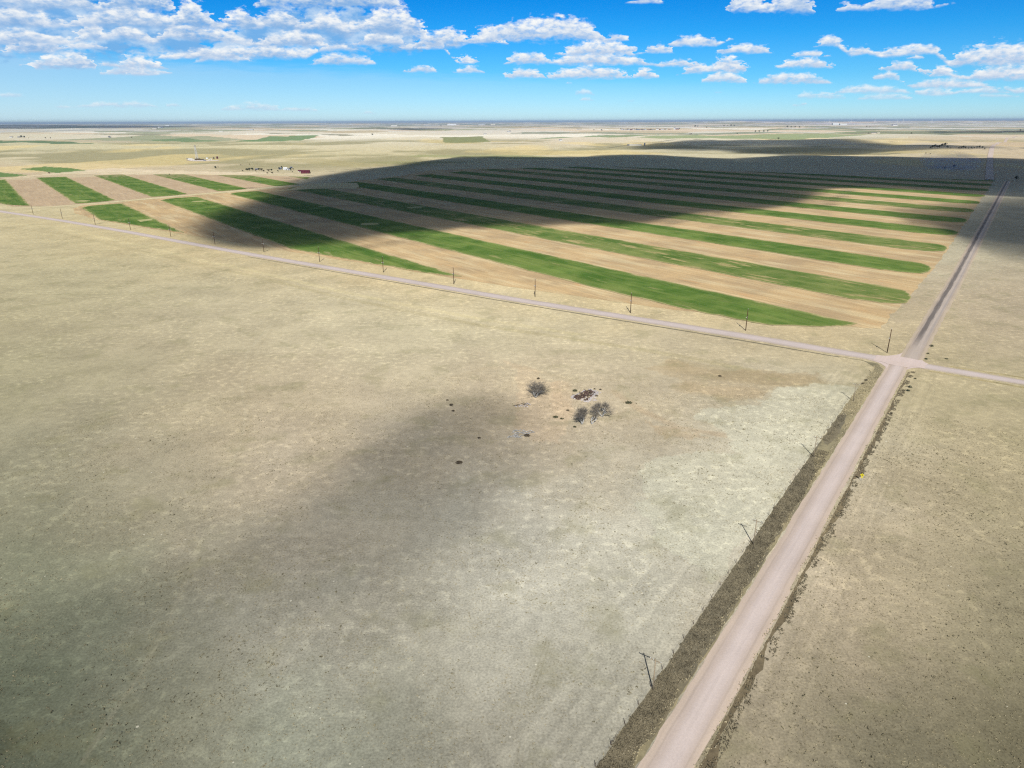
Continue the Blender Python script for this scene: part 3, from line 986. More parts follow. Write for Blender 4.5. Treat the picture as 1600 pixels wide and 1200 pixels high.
def left_block(X, Y, ns, s):
    t = (ns - ns.mean()) / (ns[-1] - ns[0]) * 2
    edge = np.interp(X, [-2150, -1930, -1880, -1795, -1660, -1460, -1330, -1200], [330, 392, 418, 508, 592, 668, 705, 585])
    south = np.interp(X, [-2150, -1900, -1680, -1270, -1230, -1180], [215, 205, 120, 40, 48, 84])
    return (X < -1180 - 8 * t ** 4) & (Y < edge - 6) & (Y > south + 5) & (X > -2150)


def crop_strip(rows, mat, far_thin=0):
    rows = np.array(rows)[::2]
    n = len(rows)
    us = np.linspace(0, 1, 15)
    us = 0.5 - 0.5 * np.cos(us * math.pi)
    c0 = ES * rows[:, 0].mean() + NS * (rows[:, 1].mean() + rows[:, 2].mean()) / 2
    vv, cc = [], []
    wlo = (fbm(rows[:, 0] / 14, rows[:, 1] / 50, 4, 3) - 0.5) * 3.2
    whi = (fbm(rows[:, 0] / 14, rows[:, 2] / 50, 4, 4) - 0.5) * 3.2
    for i, (s_, a, b) in enumerate(rows):
        a2_, b2_ = a + wlo[i], max(b + whi[i], a + wlo[i] + 0.5)
        dend = min(i, n - 1 - i) * 6.0
        for u in us:
            nn = a2_ + (b2_ - a2_) * u
            d = min(nn - a2_, b2_ - nn, dend)
            w_ = ES * s_ + NS * nn - c0
            vv.append((w_ @ NS, w_ @ ES, 0.0))
            cc.append((min(d / 12.0, 1.0), float(np.clip(1 - (n - 1 - i) * 6.0 / far_thin, 0, 1)) if far_thin else 0.0, 0))
    C = len(us)
    ii_, jj_ = np.meshgrid(np.arange(n - 1), np.arange(C - 1), indexing='ij')
    a = ii_ * C + jj_
    fs_ = np.stack([a, a + 1, a + C + 1, a + C], -1).reshape(-1, 4)
    o = link_obj('crop_strip', mesh_np('crop_strip', np.array(vv), fs_, mat, False, np.array(cc)))
    o.location = (c0[0], c0[1], 0.25)
    o.rotation_euler = (0, 0, -SA)
    o['kind'] = 'structure'
    return o


for k in range(0, 15):
    n0, n1 = 7 + 119.7 * k, 67.5 + 119.4 * k
    if k == 3 or k == 2:
        n0, n1 = 366, 428
    if k == 2:
        n0, n1 = 245, 308.5
    if k == 3:
        n0, n1 = 366.5, 427.5
    poly = strip_poly(n0, n1, right_block)
    if poly is not None and len(poly) > 10:
        m_ = MAT_CROP2 if k in (4, 6, 9) else MAT_CROP
        crop_strip(poly, m_)
    if k < 6:
        poly = strip_poly(n0, n1, left_block)
        if poly is not None and len(poly) > 10:
            crop_strip(poly, MAT_CROP, [0, 120, 260, 380, 330, 200][k])

# pale unfarmed corner between the two blocks, near the farm
sheet('grass_patch', [P(*p)[:2] for p in [(452, 296), (478, 288), (520, 286), (558, 286), (561, 291), (555, 295.2), (520, 294.6), (480, 295.5), (462, 297), (430, 300), (424, 299)]], 0.30, MAT_HEAD, 2.5, 6, frame=SA)
# bare washouts inside strips
for l_ in ([(562, 350), (575, 348.5), (592, 349), (594, 351), (580, 352.2), (563, 352)], [(634, 324.3), (650, 322.8), (664, 323.5), (655, 325.5), (640, 325.6)],
           [(496, 323), (512, 321.8), (513, 323), (500, 323.8)], [(113, 314.6), (130, 313), (141, 313.6), (130, 315.8)], [(300, 315), (318, 313.8), (322, 315), (308, 316)],
           [(216, 344), (238, 341.5), (240, 344), (222, 347)]):
    sheet('grass_patch', [P(*p)[:2] for p in l_], 0.34, MAT_BARE, 3.5, 4, frame=SA)


def ribbon(name, line, width, z, mat, seg=3.0, wv=0.55, zfun=None, kind='structure', wfun=None):
    """road: attribute R = across 0..1, G = metres along"""
    line = np.asarray(line, float)
    d = np.concatenate([[0], np.cumsum(np.linalg.norm(np.diff(line, axis=0), axis=1))])
    n = int(d[-1] / seg) + 2
    s = np.linspace(0, d[-1], n)
    px = np.interp(s, d, line[:, 0])
    py = np.interp(s, d, line[:, 1])
    # smooth
    for _ in range(6):
        px[1:-1] = (px[:-2] + px[1:-1] * 2 + px[2:]) / 4
        py[1:-1] = (py[:-2] + py[1:-1] * 2 + py[2:]) / 4
    tx, ty = np.gradient(px), np.gradient(py)
    L = np.hypot(tx, ty)
    tx, ty = tx / L, ty / L
    nx, ny = ty, -tx
    C = 9
    us = np.linspace(-1, 1, C)
    vv, cc = [], []
    for i in range(n):
        wl_ = width / 2 * (wfun(s[i]) if wfun else 1.0)
        for j, u in enumerate(us):
            e = (fbm(np.array([s[i] / 5.0]), np.array([3.0 + (u > 0) * 9]), 3, 7)[0] - 0.5) * 2 * wv * abs(u) ** 3
            off = u * wl_ + (e if u > 0 else -e)
            x_, y_ = px[i] + nx[i] * off, py[i] + ny[i] * off
            camber = 0.10 * (1 - u * u)
            vv.append((x_, y_, z + camber))
            cc.append(((u + 1) / 2, s[i], 0))
    vv = np.array(vv)
    if zfun is not None:
        vv[:, 2] += zfun(vv[:, 0], vv[:, 1])
    ii_, jj_ = np.meshgrid(np.arange(n - 1), np.arange(C - 1), indexing='ij')
    a = ii_ * C + jj_
    fs_ = np.stack([a, a + 1, a + C + 1, a + C], -1).reshape(-1, 4)
    me_ = mesh_np(name, vv, fs_, mat, True, np.array(cc))
    o = link_obj(name, me_)
    if kind:
        o['kind'] = kind
    return o


ROAD_S = road_mat('gravel_road_south', 4.7, 0, (228, 206, 184), (222, 202, 186), (242, 224, 213))
ROAD_W = road_mat('gravel_road_west', 6.5, 0, (220, 202, 182), (230, 213, 202), (236, 219, 210))
ROAD_N = road_mat('gravel_road_north', 6.0, 0, (220, 200, 172), (208, 190, 172), (218, 202, 186), dark=(122, 114, 108))

ribbon('road', rwp([(0.4, -420), (0.3, -250), (0.2, -100), (0.0, -20), (0, 2)]), 9.4, 0.02, ROAD_S)
ribbon('road', rwp([(4.0, 2), (4.0, 60), (4.6, 150), (5.4, 250), (5.4, 800), (5, 1421)]), 11.0, 0.03, ROAD_N)
ribbon('road', rwp([(400, 6), (250, 5), (51, 3.2), (0, 3), (-90, 2.8), (-250, -1.0), (-380, 0), (-555, 1), (-700, 5), (-811, 9), (-981, 11), (-1170, 7), (-1500, 2), (-2600, 0)]), 11.5, 0.045, ROAD_W, seg=5,
       wfun=lambda s: 0.72 + 0.28 * float(sst(np.array(s), 330, 460)))
# corner fillets of the crossroads
def fillet(cx, cy_, sx, sy, r):
    pts = [(cx, cy_)]
    for a in np.linspace(0, math.pi / 2, 9):
        pts.append((cx + sx * r * (1 - math.sin(a)), cy_ + sy * r * (1 - math.cos(a))))
    return rwp(pts)


MAT_PAD = field_mat('gravel_pad', (209, 191, 181), (201, 182, 169), (216, 200, 191), 0.6, fine=0.25)
for (cx_, cy2, sx_, sy_, r_) in ((-4.0, -2.2, -1, -1, 13), (4.4, -0.8, 1, -1, 10), (-1.2, 7.2, -1, 1, 16), (9.0, 6.4, 1, 1, 7)):
    sheet('road', fillet(cx_, cy2, sx_, sy_, r_), 0.075, MAT_PAD, 0.3, 1.0, wl=3.0, frame=RA)
sheet('road', rwp([(-4.6, -5), (4.4, -5), (7, -2.2), (12, -1.6), (12, 8.0), (9.4, 11.5), (-1.4, 12.5), (-5, 9.6), (-12, 8.6), (-12, -2.6), (-7, -3.0)]), 0.165, MAT_PAD, 0.8, 1.0, wl=3.0, frame=RA)
# far road: crosses the east-west section road and climbs over the rise
MAT_FARROAD = field_mat('far_gravel', (202, 184, 170), (190, 172, 158), (210, 196, 182), 0.4, fine=0.2)
zrel = lambda a, b: relief(a, b)
ribbon('road', [P(1562, 282.6)[:2], P(1548, 281.8)[:2], P(1400, 276.5)[:2], P(1250, 271)[:2], P(1000, 262.5)[:2], P(800, 257)[:2]], 9, 0.1, MAT_FARROAD, seg=12, zfun=zrel)
ribbon('road', [P(1546, 281)[:2], P(1546, 262)[:2], P(1547, 245)[:2], P(1549, 235)[:2], P(1553, 230)[:2], P(1562, 224)[:2], P(1575, 217)[:2], P(1590, 212)[:2]], 16, 0.8, MAT_FARROAD, seg=20, zfun=zrel)
# farm track dividing the two crop blocks
ribbon('dirt_track', rwp([(-1215, 20), (-1175, 60), (-1163, 110), (-1163, 300), (-1161, 420), (-1175, 520), (-1215, 600)]), 9, 0.09, MAT_TRACK, seg=6, wv=1.2)
ribbon('dirt_track', [P(*p)[:2] for p in [(-60, 289), (0, 280.5), (40, 276.5), (90, 272.8), (160, 270.5), (240, 270.5), (330, 273), (420, 273.4), (490, 272.2)]], 13, 0.12, MAT_TRACK, seg=10, wv=2.0, zfun=zrel)
ribbon('dirt_track', [P(*p)[:2] for p in [(245, 264), (300, 262), (380, 258.5), (450, 258)]], 7, 0.2, MAT_TRACK, seg=10, wv=1.0, zfun=zrel)

# ditches beside the south road: dark dry weeds
MAT_DITCH = field_mat('ditch_weeds', (122, 115, 96), (134, 124, 100), (112, 106, 88), 0.8, bare=(156, 144, 112), bare_th=0.60, fine=0.7, across=0.5, along=0.3, bump=0.8)
MAT_DITCH_R = field_mat('ditch_weeds_thin', (120, 108, 86), (142, 128, 100), (108, 98, 78), 0.8, bare=(178, 158, 124), bare_th=0.58, fine=0.9, across=0.5, along=0.4, bump=0.8)
MAT_DITCH_DRY = field_mat('ditch_grass', (186, 170, 126), (150, 140, 102), (170, 152, 112), 0.9, bare=(120, 116, 84), bare_th=0.56, fine=0.8, across=0.4, along=0.2, bump=0.6)
MAT_DITCH_MIX = field_mat('ditch_mixed_grass', (160, 148, 116), (128, 122, 98), (188, 174, 134), 0.9, bare=(112, 108, 92), bare_th=0.55, fine=0.9, across=0.25, along=0.10, bump=0.7)
_e = np.arange(-420, -124, 3.0)
_in = -4.9 - 1.1 * sst(fbm(_e / 9, _e * 0 + 3, 4, 16), 0.45, 0.75) - 5.6 * sst(_e, -165, -128)
_out = -11.0 - 0.5 * (fbm(_e / 12, _e * 0 + 9, 3, 18) - 0.5)
sheet('ditch', rwp(list(zip(_out, _e)) + list(zip(_in[::-1], _e[::-1]))), 0.014, MAT_DITCH, 0.3, 0.8, wl=1.8, frame=RA)
sheet('ditch', rwp([(-10.9, -120), (-10.8, -92), (-9.6, -86), (-7.6, -92), (-6.8, -104), (-6.6, -118), (-8.0, -126)]), 0.014, MAT_DITCH, 1.2, 0.8, wl=3, frame=RA)
sheet('ditch', rwp([(-11.0, -420), (-11.0, -150), (-10.8, -60), (-9.6, -30), (-9.0, -14), (-16, -6.4), (-30, -5.8), (-30, -5.0), (-18, -5.0), (-9, -6.5), (-5.0, -16), (-4.6, -84), (-4.6, -420)]), 0.008, MAT_DITCH_MIX, 0.5, 1.0, wl=2.6, frame=RA)
_e = np.arange(-330, -11, 3.0)
_wl = 5.4 + 0.5 * fbm(_e / 14, _e * 0, 3, 5)
_wr = _wl + 0.5 + np.clip(6.0 * (fbm(_e / 11, _e * 0 + 7, 4, 6) - 0.30), 0.1, 2.9) * (0.45 + 0.55 * (1 - sst(_e, -140, -60)))
sheet('ditch', rwp(list(zip(_wl, _e)) + list(zip(_wr[::-1], _e[::-1]))), 0.012, MAT_DITCH_R, 0.3, 0.8, wl=1.6, frame=RA)
# dark roadside line under the west road, and east branch
sheet('ditch', rwp([(-28, -6.2), (-90, -5.6), (-250, -9.0), (-380, -8.0), (-555, -7.0), (-555, -8.4), (-380, -9.6), (-250, -10.6), (-90, -7.6), (-28, -7.4)]), 0.010, MAT_DITCH, 0.3, 2.0, wl=4, frame=RA)
sheet('ditch', rwp([(14, -3.4), (60, -4.0), (200, -2.5), (200, -5.0), (60, -6.6), (14, -4.8)]), 0.010, MAT_DITCH_DRY, 0.4, 2.0, wl=4, frame=RA)
sheet('ditch', rwp([(22, 9.5), (60, 10.4), (200, 12), (200, 14), (60, 12.4), (22, 11.0)]), 0.010, MAT_DITCH_DRY, 0.4, 2.0, wl=4, frame=RA)
0 and sheet('ditch', rwp([(12.5, 30), (13.0, 200), (14, 700), (16, 700), (15.6, 200), (15.4, 30)]), 0.010, MAT_DITCH_DRY, 0.7, 2.0, wl=4, frame=RA)

# ------------------------------------------------------------------ CLOUDS overhead and behind the drone, whose shadows lie on the plain
def blur(a, n, it=3):
    k = np.ones(2 * n + 1) / (2 * n + 1)
    for _ in range(it):
        a = np.apply_along_axis(lambda m: np.convolve(m, k, 'same'), 0, a)
        a = np.apply_along_axis(lambda m: np.convolve(m, k, 'same'), 1, a)
    return a


def cloud(px_poly, alt, cell, soft, depth_m, od, label, warp=0.0, holes=(), seed=1, world_poly=None):
    """a closed lens-edged cloud, placed along the sun ray from the ground it shades"""
    pts = np.array(world_poly if world_poly is not None else [P(*p)[:2] for p in px_poly])
    mrg = soft * 3.2 + 2 * cell
    x0, y0 = pts.min(0) - mrg
    x1, y1 = pts.max(0) + mrg
    nx, ny = int((x1 - x0) / cell) + 2, int((y1 - y0) / cell) + 2
    gx_, gy_ = np.meshgrid(x0 + np.arange(nx) * cell, y0 + np.arange(ny) * cell, indexing='ij')
    wx = (fbm(gx_ / (soft * 3), gy_ / (soft * 3), 4, seed) - 0.5) * warp
    wy = (fbm(gx_ / (soft * 3), gy_ / (soft * 3), 4, seed + 9) - 0.5) * warp
    m_ = in_poly((gx_ + wx).ravel(), (gy_ + wy).ravel(), pts).reshape(nx, ny).astype(float)
    for hp, amt in holes:
        hw = np.array([P(*p)[:2] for p in hp])
        m_ *= 1 - amt * in_poly((gx_ + wx * 0.6).ravel(), (gy_ + wy * 0.6).ravel(), hw).reshape(nx, ny)
    m_ = blur(m_, max(1, int(soft / cell / 1.7)))
    m_ = m_ * (0.72 + 0.56 * fbm(gx_ / (soft * 2), gy_ / (soft * 2), 4, seed + 20)) 
    t = np.clip(m_ - 0.03, 0, None) / 0.97
    th = t * depth_m
    shift = alt / math.tan(SUN_EL)
    use = th > 0
    q = use[:-1, :-1] | use[1:, :-1] | use[:-1, 1:] | use[1:, 1:]
    idt = np.full((nx, ny), -1, int)
    need = np.zeros((nx, ny), bool)
    for a in (0, 1):
        for b in (0, 1):
            need[a:nx - 1 + a, b:ny - 1 + b] |= q
    idt[need] = np.arange(need.sum())
    vt = np.stack([gx_[need], gy_[need] - shift, alt + th[need] * 0.62 * (0.8 + 0.4 * fbm(gx_[need] / 60, gy_[need] / 60, 3, 2))], -1)
    low = need & use
    idb = idt.copy()
    idb[low] = need.sum() + np.arange(low.sum())
    vb = np.stack([gx_[low], gy_[low] - shift, alt - th[low] * 0.38], -1)
    i_, j_ = np.where(q)
    A_, B_, C_, D_ = (i_, j_), (i_ + 1, j_), (i_ + 1, j_ + 1), (i_, j_ + 1)
    ft = np.stack([idt[A_], idt[B_], idt[C_], idt[D_]], -1)
    fb = np.stack([idb[A_], idb[D_], idb[C_], idb[B_]], -1)
    same = (ft == fb[:, [0, 3, 2, 1]]).all(1)
    ft, fb = ft[~same], fb[~same]
    mt = bpy.data.materials.new('cloud_vapour')
    mt.use_nodes = True
    T = NT(mt.node_tree)
    T.n.clear()
    out = T.node('ShaderNodeOutputMaterial')
    vol = T.node('ShaderNodeVolumePrincipled')
    vol.inputs['Color'].default_value = (0.97, 0.97, 0.97, 1)
    vol.inputs['Density'].default_value = od / depth_m * math.sin(SUN_EL)
    T.link(vol.outputs[0], out.inputs['Volume'])
    me_ = mesh_np('cloud', np.vstack([vt, vb]), np.vstack([ft, fb]), mt, True)
    o = link_obj('cloud', me_)
    tag(o, label, 'cloud', 'clouds overhead behind the camera')
    return o


if True:
    MAIN = [(292, 350), (335, 333), (400, 318), (448, 300), (470, 283), (520, 274), (580, 266), (640, 258), (700, 250.5), (800, 250), (900, 249), (960, 246.5), (1010, 247), (1060, 249),
            (1100, 252), (1160, 252.5), (1220, 248), (1290, 246), (1360, 248), (1450, 250), (1540, 252), (1800, 256), (1800, 330), (1760, 300), (1640, 303), (1560, 305), (1540, 306), (1440, 294),
            (1380, 290), (1300, 288), (1270, 296), (1240, 306), (1210, 312), (1150, 318), (1100, 325), (1060, 333), (1010, 341), (950, 344), (880, 342), (800, 339), (730, 342), (690, 352),
            (640, 350), (600, 360), (545, 372), (480, 374), (420, 369), (360, 372), (320, 362)]
    cloud(MAIN, 1500, 22, 46, 260, 5.5, 'broad flat-based grey cloud standing behind the camera over the striped fields', warp=110, seed=3)
    cloud([(1535, 331), (1580, 322), (1640, 318), (1800, 322), (1800, 400), (1680, 412), (1600, 402), (1560, 380), (1530, 366), (1480, 364), (1450, 352), (1480, 342)],
          1300, 10, 26, 200, 3.0, 'smaller grey cloud standing behind the camera over the north road', warp=40, seed=13)
    cloud([(1015, 230), (1040, 224), (1090, 221.5), (1180, 222), (1260, 221), (1330, 221.5), (1400, 226), (1480, 230), (1530, 234.5), (1500, 236.5), (1400, 236), (1350, 235), (1330, 240), (1270, 242),
           (1200, 240), (1130, 234), (1070, 238), (1030, 234)],
          2600, 50, 80, 320, 2.9, 'long ragged cloud high over the pasture beyond the striped fields', warp=260, seed=23, holes=[([(1110, 229), (1230, 226), (1290, 230), (1200, 233), (1120, 232)], 0.55)])
    cloud([(600, 700), (690, 672), (770, 678), (858, 684), (862, 712), (800, 748), (745, 792), (690, 832), (600, 862), (520, 908), (430, 962), (350, 1018), (250, 1080), (140, 1140), (20, 1200), (-120, 1230),
           (-60, 1060), (60, 1010), (200, 975), (330, 930), (430, 872), (500, 810), (548, 750)],
          900, 5, 21, 90, 0.98, 'thin wispy cloud hanging above and behind the camera', warp=36, seed=33)
    # far banks, high enough to stand above the picture
    def bank(lst, alt, label, od=1.6, seed=50, cell=170, soft=260):
        cloud(lst, alt, cell, soft, 420, od, label, warp=700, seed=seed)
    bank([(-60, 196.8), (40, 196.3), (160, 196.8), (300, 197.6), (300, 198.4), (180, 200.2), (60, 201.0), (-60, 201)], 4600, 'high cloud bank over the far plain, left', 1.5, 51)
    bank([(1438, 206.0), (1500, 205.0), (1640, 203.8), (1640, 206.2), (1560, 207.3), (1470, 208.0)], 3600, 'high cloud bank over the far plain, right', 1.9, 61, 110, 150)
    bank([(568, 201.2), (620, 200.8), (690, 201.2), (690, 202.6), (620, 203.2), (580, 202.6)], 4200, 'small high cloud over the far plain, centre', 1.9, 71, 120, 140)

# ------------------------------------------------------------------ haze: one closed box of thin even air
hz = MB()
HT = 215.0
HB = float(gz.min()) - 1.0
hz.box((0, 60000, (HT + HB) / 2), (350000, 470000, HT - HB))
mh = bpy.data.materials.new('haze_air')
mh.use_nodes = True
T = NT(mh.node_tree)
T.n.clear()
ho = T.node('ShaderNodeOutputMaterial')
hv = T.node('ShaderNodeVolumePrincipled')
hv.inputs['Color'].default_value = (0.62, 0.80, 1.0, 1)
hv.inputs['Density'].default_value = 1.7e-5
hv.inputs['Anisotropy'].default_value = 0.0
T.link(hv.outputs[0], ho.inputs['Volume'])
haze = hz.build('haze', mh)
haze['kind'] = 'stuff'
#@OBJ_START@

# ------------------------------------------------------------------ THINGS
def copy_tree(o, parent=None):
    c = o.copy()
    scene.collection.objects.link(c)
    c.parent = parent
    for ch in list(o.children):
        copy_tree(ch, c)
    return c


M_WOODPALE = plain('weathered_pole_wood', alb((168, 152, 126)), 0.9, 0.2, 2.0)
M_WOODDARK = plain('creosote_pole_wood', alb((84, 58, 40)), 0.9, 0.25, 2.0)
M_ARM = plain('crossarm_wood', alb((214, 208, 194)), 0.8, 0.12, 2.0)
M_GLASS = plain('porcelain_insulator', (0.75, 0.76, 0.74), 0.3, 0.08, 2.0)
M_DEAD = plain('bleached_dead_wood', alb((206, 202, 194)), 0.9, 0.2, 1.5)
M_TWIG = plain('grey_twigs', alb((138, 130, 118)), 0.95, 0.3, 1.2)
M_CONC = plain('old_limestone', alb((216, 206, 200)), 0.95, 0.18, 1.4)
M_BRICK = plain('red_brown_rubble', alb((100, 80, 72)), 0.95, 0.6, 1.2)
M_CHAR = plain('dark_timber', alb((96, 85, 68)), 0.95, 0.4, 1.6)
M_YEL = plain('sign_yellow', (0.80, 0.66, 0.03), 0.5, 0.05, 1.0)
M_BLACK = plain('sign_black', (0.015, 0.015, 0.015), 0.5, 0.1, 1.0)
M_STEEL = plain('galvanised_steel', (0.45, 0.46, 0.47), 0.5, 0.1, 2.0, 0.6)
M_LEAF = plain('dark_foliage', (0.030, 0.048, 0.026), 0.9, 0.5, 0.5)
M_LEAF2 = plain('brown_foliage', (0.075, 0.062, 0.038), 0.9, 0.5, 0.5)
M_SHRUB = plain('sage_foliage', alb((92, 92, 66)), 0.95, 0.4, 1.5)
M_BARK = plain('bark', (0.12, 0.09, 0.065), 0.9, 0.3, 1.0)
M_WHITE = plain('white_siding', (0.72, 0.72, 0.70), 0.7, 0.06, 0.4)
M_CREAM = plain('cream_siding', (0.62, 0.57, 0.46), 0.7, 0.06, 0.4)
M_GREY = plain('grey_roof', (0.22, 0.22, 0.24), 0.8, 0.15, 0.4)
M_RED = plain('barn_red', (0.15, 0.035, 0.045), 0.8, 0.2, 0.4)
M_REDROOF = plain('barn_roof_maroon', (0.10, 0.018, 0.032), 0.7, 0.2, 0.4)
M_WIN = plain('dark_window', (0.03, 0.035, 0.045), 0.2, 0.1, 1.0)
M_BLUE = plain('blue_grey_paint', (0.14, 0.18, 0.24), 0.6, 0.1, 1.0)


# ---- utility poles
def make_pole(h, arm_z, arm_w, mat, top_arm, dark):
    root = empty('utility_pole', (0, 0, 0))
    b = MB()
    b.tube([(0, 0, -0.3), (0.02, 0, h * 0.5), (0, 0.03, h)], [0.18 + 0.08 * dark, 0.155 + 0.075 * dark, 0.12 + 0.075 * dark], 10)
    b.build('shaft', mat, root, True)
    b = MB()
    b.box((0, 0.2, arm_z), (arm_w, 0.13 + 0.12 * dark, 0.15 + 0.15 * dark))
    arm = b.build('crossarm', M_ARM if dark else M_WOODPALE, root)
    for x in (-arm_w / 2 + 0.12, -arm_w * 0.2, arm_w / 2 - 0.12):
        b = MB()
        b.tube([(x, 0.17, arm_z + 0.07), (x, 0.17, arm_z + 0.16), (x, 0.17, arm_z + 0.3)], [0.03, 0.09, 0.05], 8)
        b.build('insulator', M_GLASS, root, True)
    for s in (-1, 1):
        b = MB()
        b.tube([(s * arm_w * 0.3, 0.2, arm_z - 0.05), (0, 0.16, arm_z - 0.75)], 0.03, 5)
        b.build('brace', M_STEEL, root)
    if top_arm:
        b = MB()
        b.tube([(0, 0, h - 0.05), (0, 0, h + 0.15), (0, 0, h + 0.4)], [0.04, 0.12, 0.06], 8)
        b.build('insulator', M_GLASS, root, True)
        b = MB()
        b.tube([(0.36, 0, arm_z - 1.5), (0.36, 0, arm_z - 0.5), (0.36, 0, arm_z - 0.42)], [0.2, 0.2, 0.1], 10)
        b.box((0.2, 0, arm_z - 1.0), (0.2, 0.08, 0.5))
        b.build('transformer', M_STEEL, root, True)
    return root


SOUTH = [(1020, 1078), (1177, 851), (1271, 714), (1333, 627)]
SL = ['pale weathered utility pole nearest the camera, beside the dark ditch of the south road',
      'pale utility pole by the ditch, second nearest the camera along the south road',
      'pale utility pole by the ditch, third along the south road, beyond the yellow warning sign',
      'pale utility pole nearest the crossroads on the south road, by the dry grass']
p0 = make_pole(8.8, 8.15, 2.7, M_WOODPALE, False, False)
for i, (a, b_) in enumerate(SOUTH):
    o = p0 if i == 0 else copy_tree(p0)
    q = P(a, b_)
    o.location = (q[0], q[1], 0)
    o.rotation_euler = (0, 0, -RA + [0.03, -0.04, 0.05, 0.0][i])
    tag(o, SL[i], 'utility pole', 'utility poles along the south road')
WEST = [(1386, 551), (1165, 516.5), (985, 489), (836, 464), (709, 444), (599, 425.5), (499.5, 409), (412.5, 394), (336, 382), (267, 370), (204, 359), (149, 351), (97.5, 341.5), (52, 335)]
WL = ['tall dark utility pole standing right at the corner of the crossroads',
      'tall dark utility pole on the straw verge, first one west of the corner pole',
      'tall utility pole on the straw verge below the long nearest green strip',
      'tall utility pole, third west of the corner pole, its shadow straight behind it',
      'tall utility pole on the verge just right of the pointed green strip end',
      'tall utility pole on the verge just left of the pointed green strip end',
      'tall utility pole standing against the middle of the second green strip',
      'tall utility pole on the verge at the left edge of the second green strip',
      'tall utility pole on the verge in front of the cloud-shaded tan stubble',
      'tall utility pole at the right tip of the small near green plot',
      'tall utility pole in front of the middle of the small near green plot',
      'tall utility pole in front of the left end of the small near green plot',
      'tall utility pole before tan stubble, second from the left edge of the picture',
      'tall utility pole far down the west road, leftmost of the row']
p1 = make_pole(13.4, 8.4, 2.6, M_WOODDARK, True, True)
for i, (a, b_) in enumerate(WEST):
    o = p1 if i == 0 else copy_tree(p1)
    q = P(a, b_)
    o.location = (q[0], q[1], 0)
    o.rotation_euler = (0, 0, -RA + math.pi / 2 + random.uniform(-0.06, 0.06))
    tag(o, WL[i], 'utility pole', 'utility poles along the west road')

# ---- wire fence on the outer edge of the ditch
fr = empty('wire_fence', (*rw(-11.3, -200), 0), -RA, 'low wire fence of short wooden posts along the outer edge of the dark ditch', 'fence')
fy = np.arange(-190, 131, 6.4)
for i, y in enumerate(fy):
    b = MB()
    lean = random.uniform(-0.08, 0.08)
    b.tube([(random.uniform(-.1, .1), y, -0.2), (lean, y + lean, 1.25)], [0.07, 0.055], 5)
    b.build('fence_post', M_WOODDARK, fr)
for z in (0.5, 0.85, 1.15):
    b = MB()
    b.tube([(0.06, y, z + 0.02 * math.sin(y)) for y in fy], 0.006, 3)
    b.build('wire', M_STEEL, fr)

# ---- crossroads warning sign, facing traffic that comes up from the south
q = P(1345.5, 751.5)
sg = empty('warning_sign', (q[0], q[1], 0), -RA, 'yellow diamond warning sign with a black crossroads symbol beside the south road', 'road sign')
b = MB()
b.box((0, 0.05, 1.3), (0.09, 0.07, 2.8))
b.build('post', M_STEEL, sg)
b = MB()
b.box((0, 0, 0), (1.0, 0.03, 1.0))
pl = b.build('sign_plate', M_YEL, sg)
pl.location = (0, -0.02, 2.35)
pl.rotation_euler = (0, math.radians(45), 0)
b = MB()
b.box((0, -0.042, 2.35), (0.62, 0.012, 0.12))
b.box((0, -0.044, 2.35), (0.12, 0.012, 0.62))
b.build('crossroads_symbol', M_BLACK, sg)
b = MB()
b.box((0, 0, 1.45), (0.55, 0.03, 0.4))
b.build('advisory_plate', M_YEL, sg)


# ---- leafless trees of the abandoned homestead
def dead_tree(loc, h, spread, seed, label, lean=(0, 0), forks=3, dens=1.0, up=0.75, z0=0.25):
    rr = random.Random(seed)
    root = empty('dead_tree', (loc[0], loc[1], 0), rr.random() * 6, label, 'tree', 'leafless trees at the ruined homestead')
    root.rotation_euler = (0, 0, 0)
    tb, bb = MB(), MB()

    def grow(p, d, L, r, lvl):
        pts, rad_ = [p], [r]
        n = 4 if lvl < 2 else 3
        dd = d.copy()
        for k in range(n):
            dd = (dd + Vector((rr.gauss(0, .14), rr.gauss(0, .14), rr.gauss(0.04, .1)))).normalized()
            pts.append(pts[-1] + dd * L / n)
            rad_.append(r * (1 - 0.55 * (k + 1) / n))
        (tb if lvl <= 1 else bb).tube(pts, [max(q2, 0.024) for q2 in rad_], 6 if lvl <= 1 else 3, cap=(lvl <= 1))
        if lvl >= 4:
            return
        nb = [forks, 6, 5, 5][lvl]
        nb = max(2, int(nb * dens + 0.5))
        for k in range(nb):
            t = rr.uniform(0.3 if lvl else 0.55, 1.0)
            i = min(int(t * n), n - 1)
            q_ = pts[i].lerp(pts[i + 1], t * n - i)
            a = rr.uniform(0, 2 * math.pi)
            side = Vector((math.cos(a), math.sin(a), rr.uniform(-0.1, 0.5)))
            nd = (dd * up + side * spread).normalized()
            grow(q_, nd, L * rr.uniform(0.55, 0.85), rad_[i] * 0.62, lvl + 1)

    for k in range(forks):
        a = 2 * math.pi * k / forks + rr.random()
        d = Vector((math.cos(a) * z0 + lean[0], math.sin(a) * z0 + lean[1], 1)).normalized()
        grow(Vector((math.cos(a) * .15, math.sin(a) * .15, -0.1)), d, h * 0.42, 0.26, 0)
    tb.build('trunk', M_DEAD, root, True)
    bb.build('branches', M_TWIG, root)
    return root


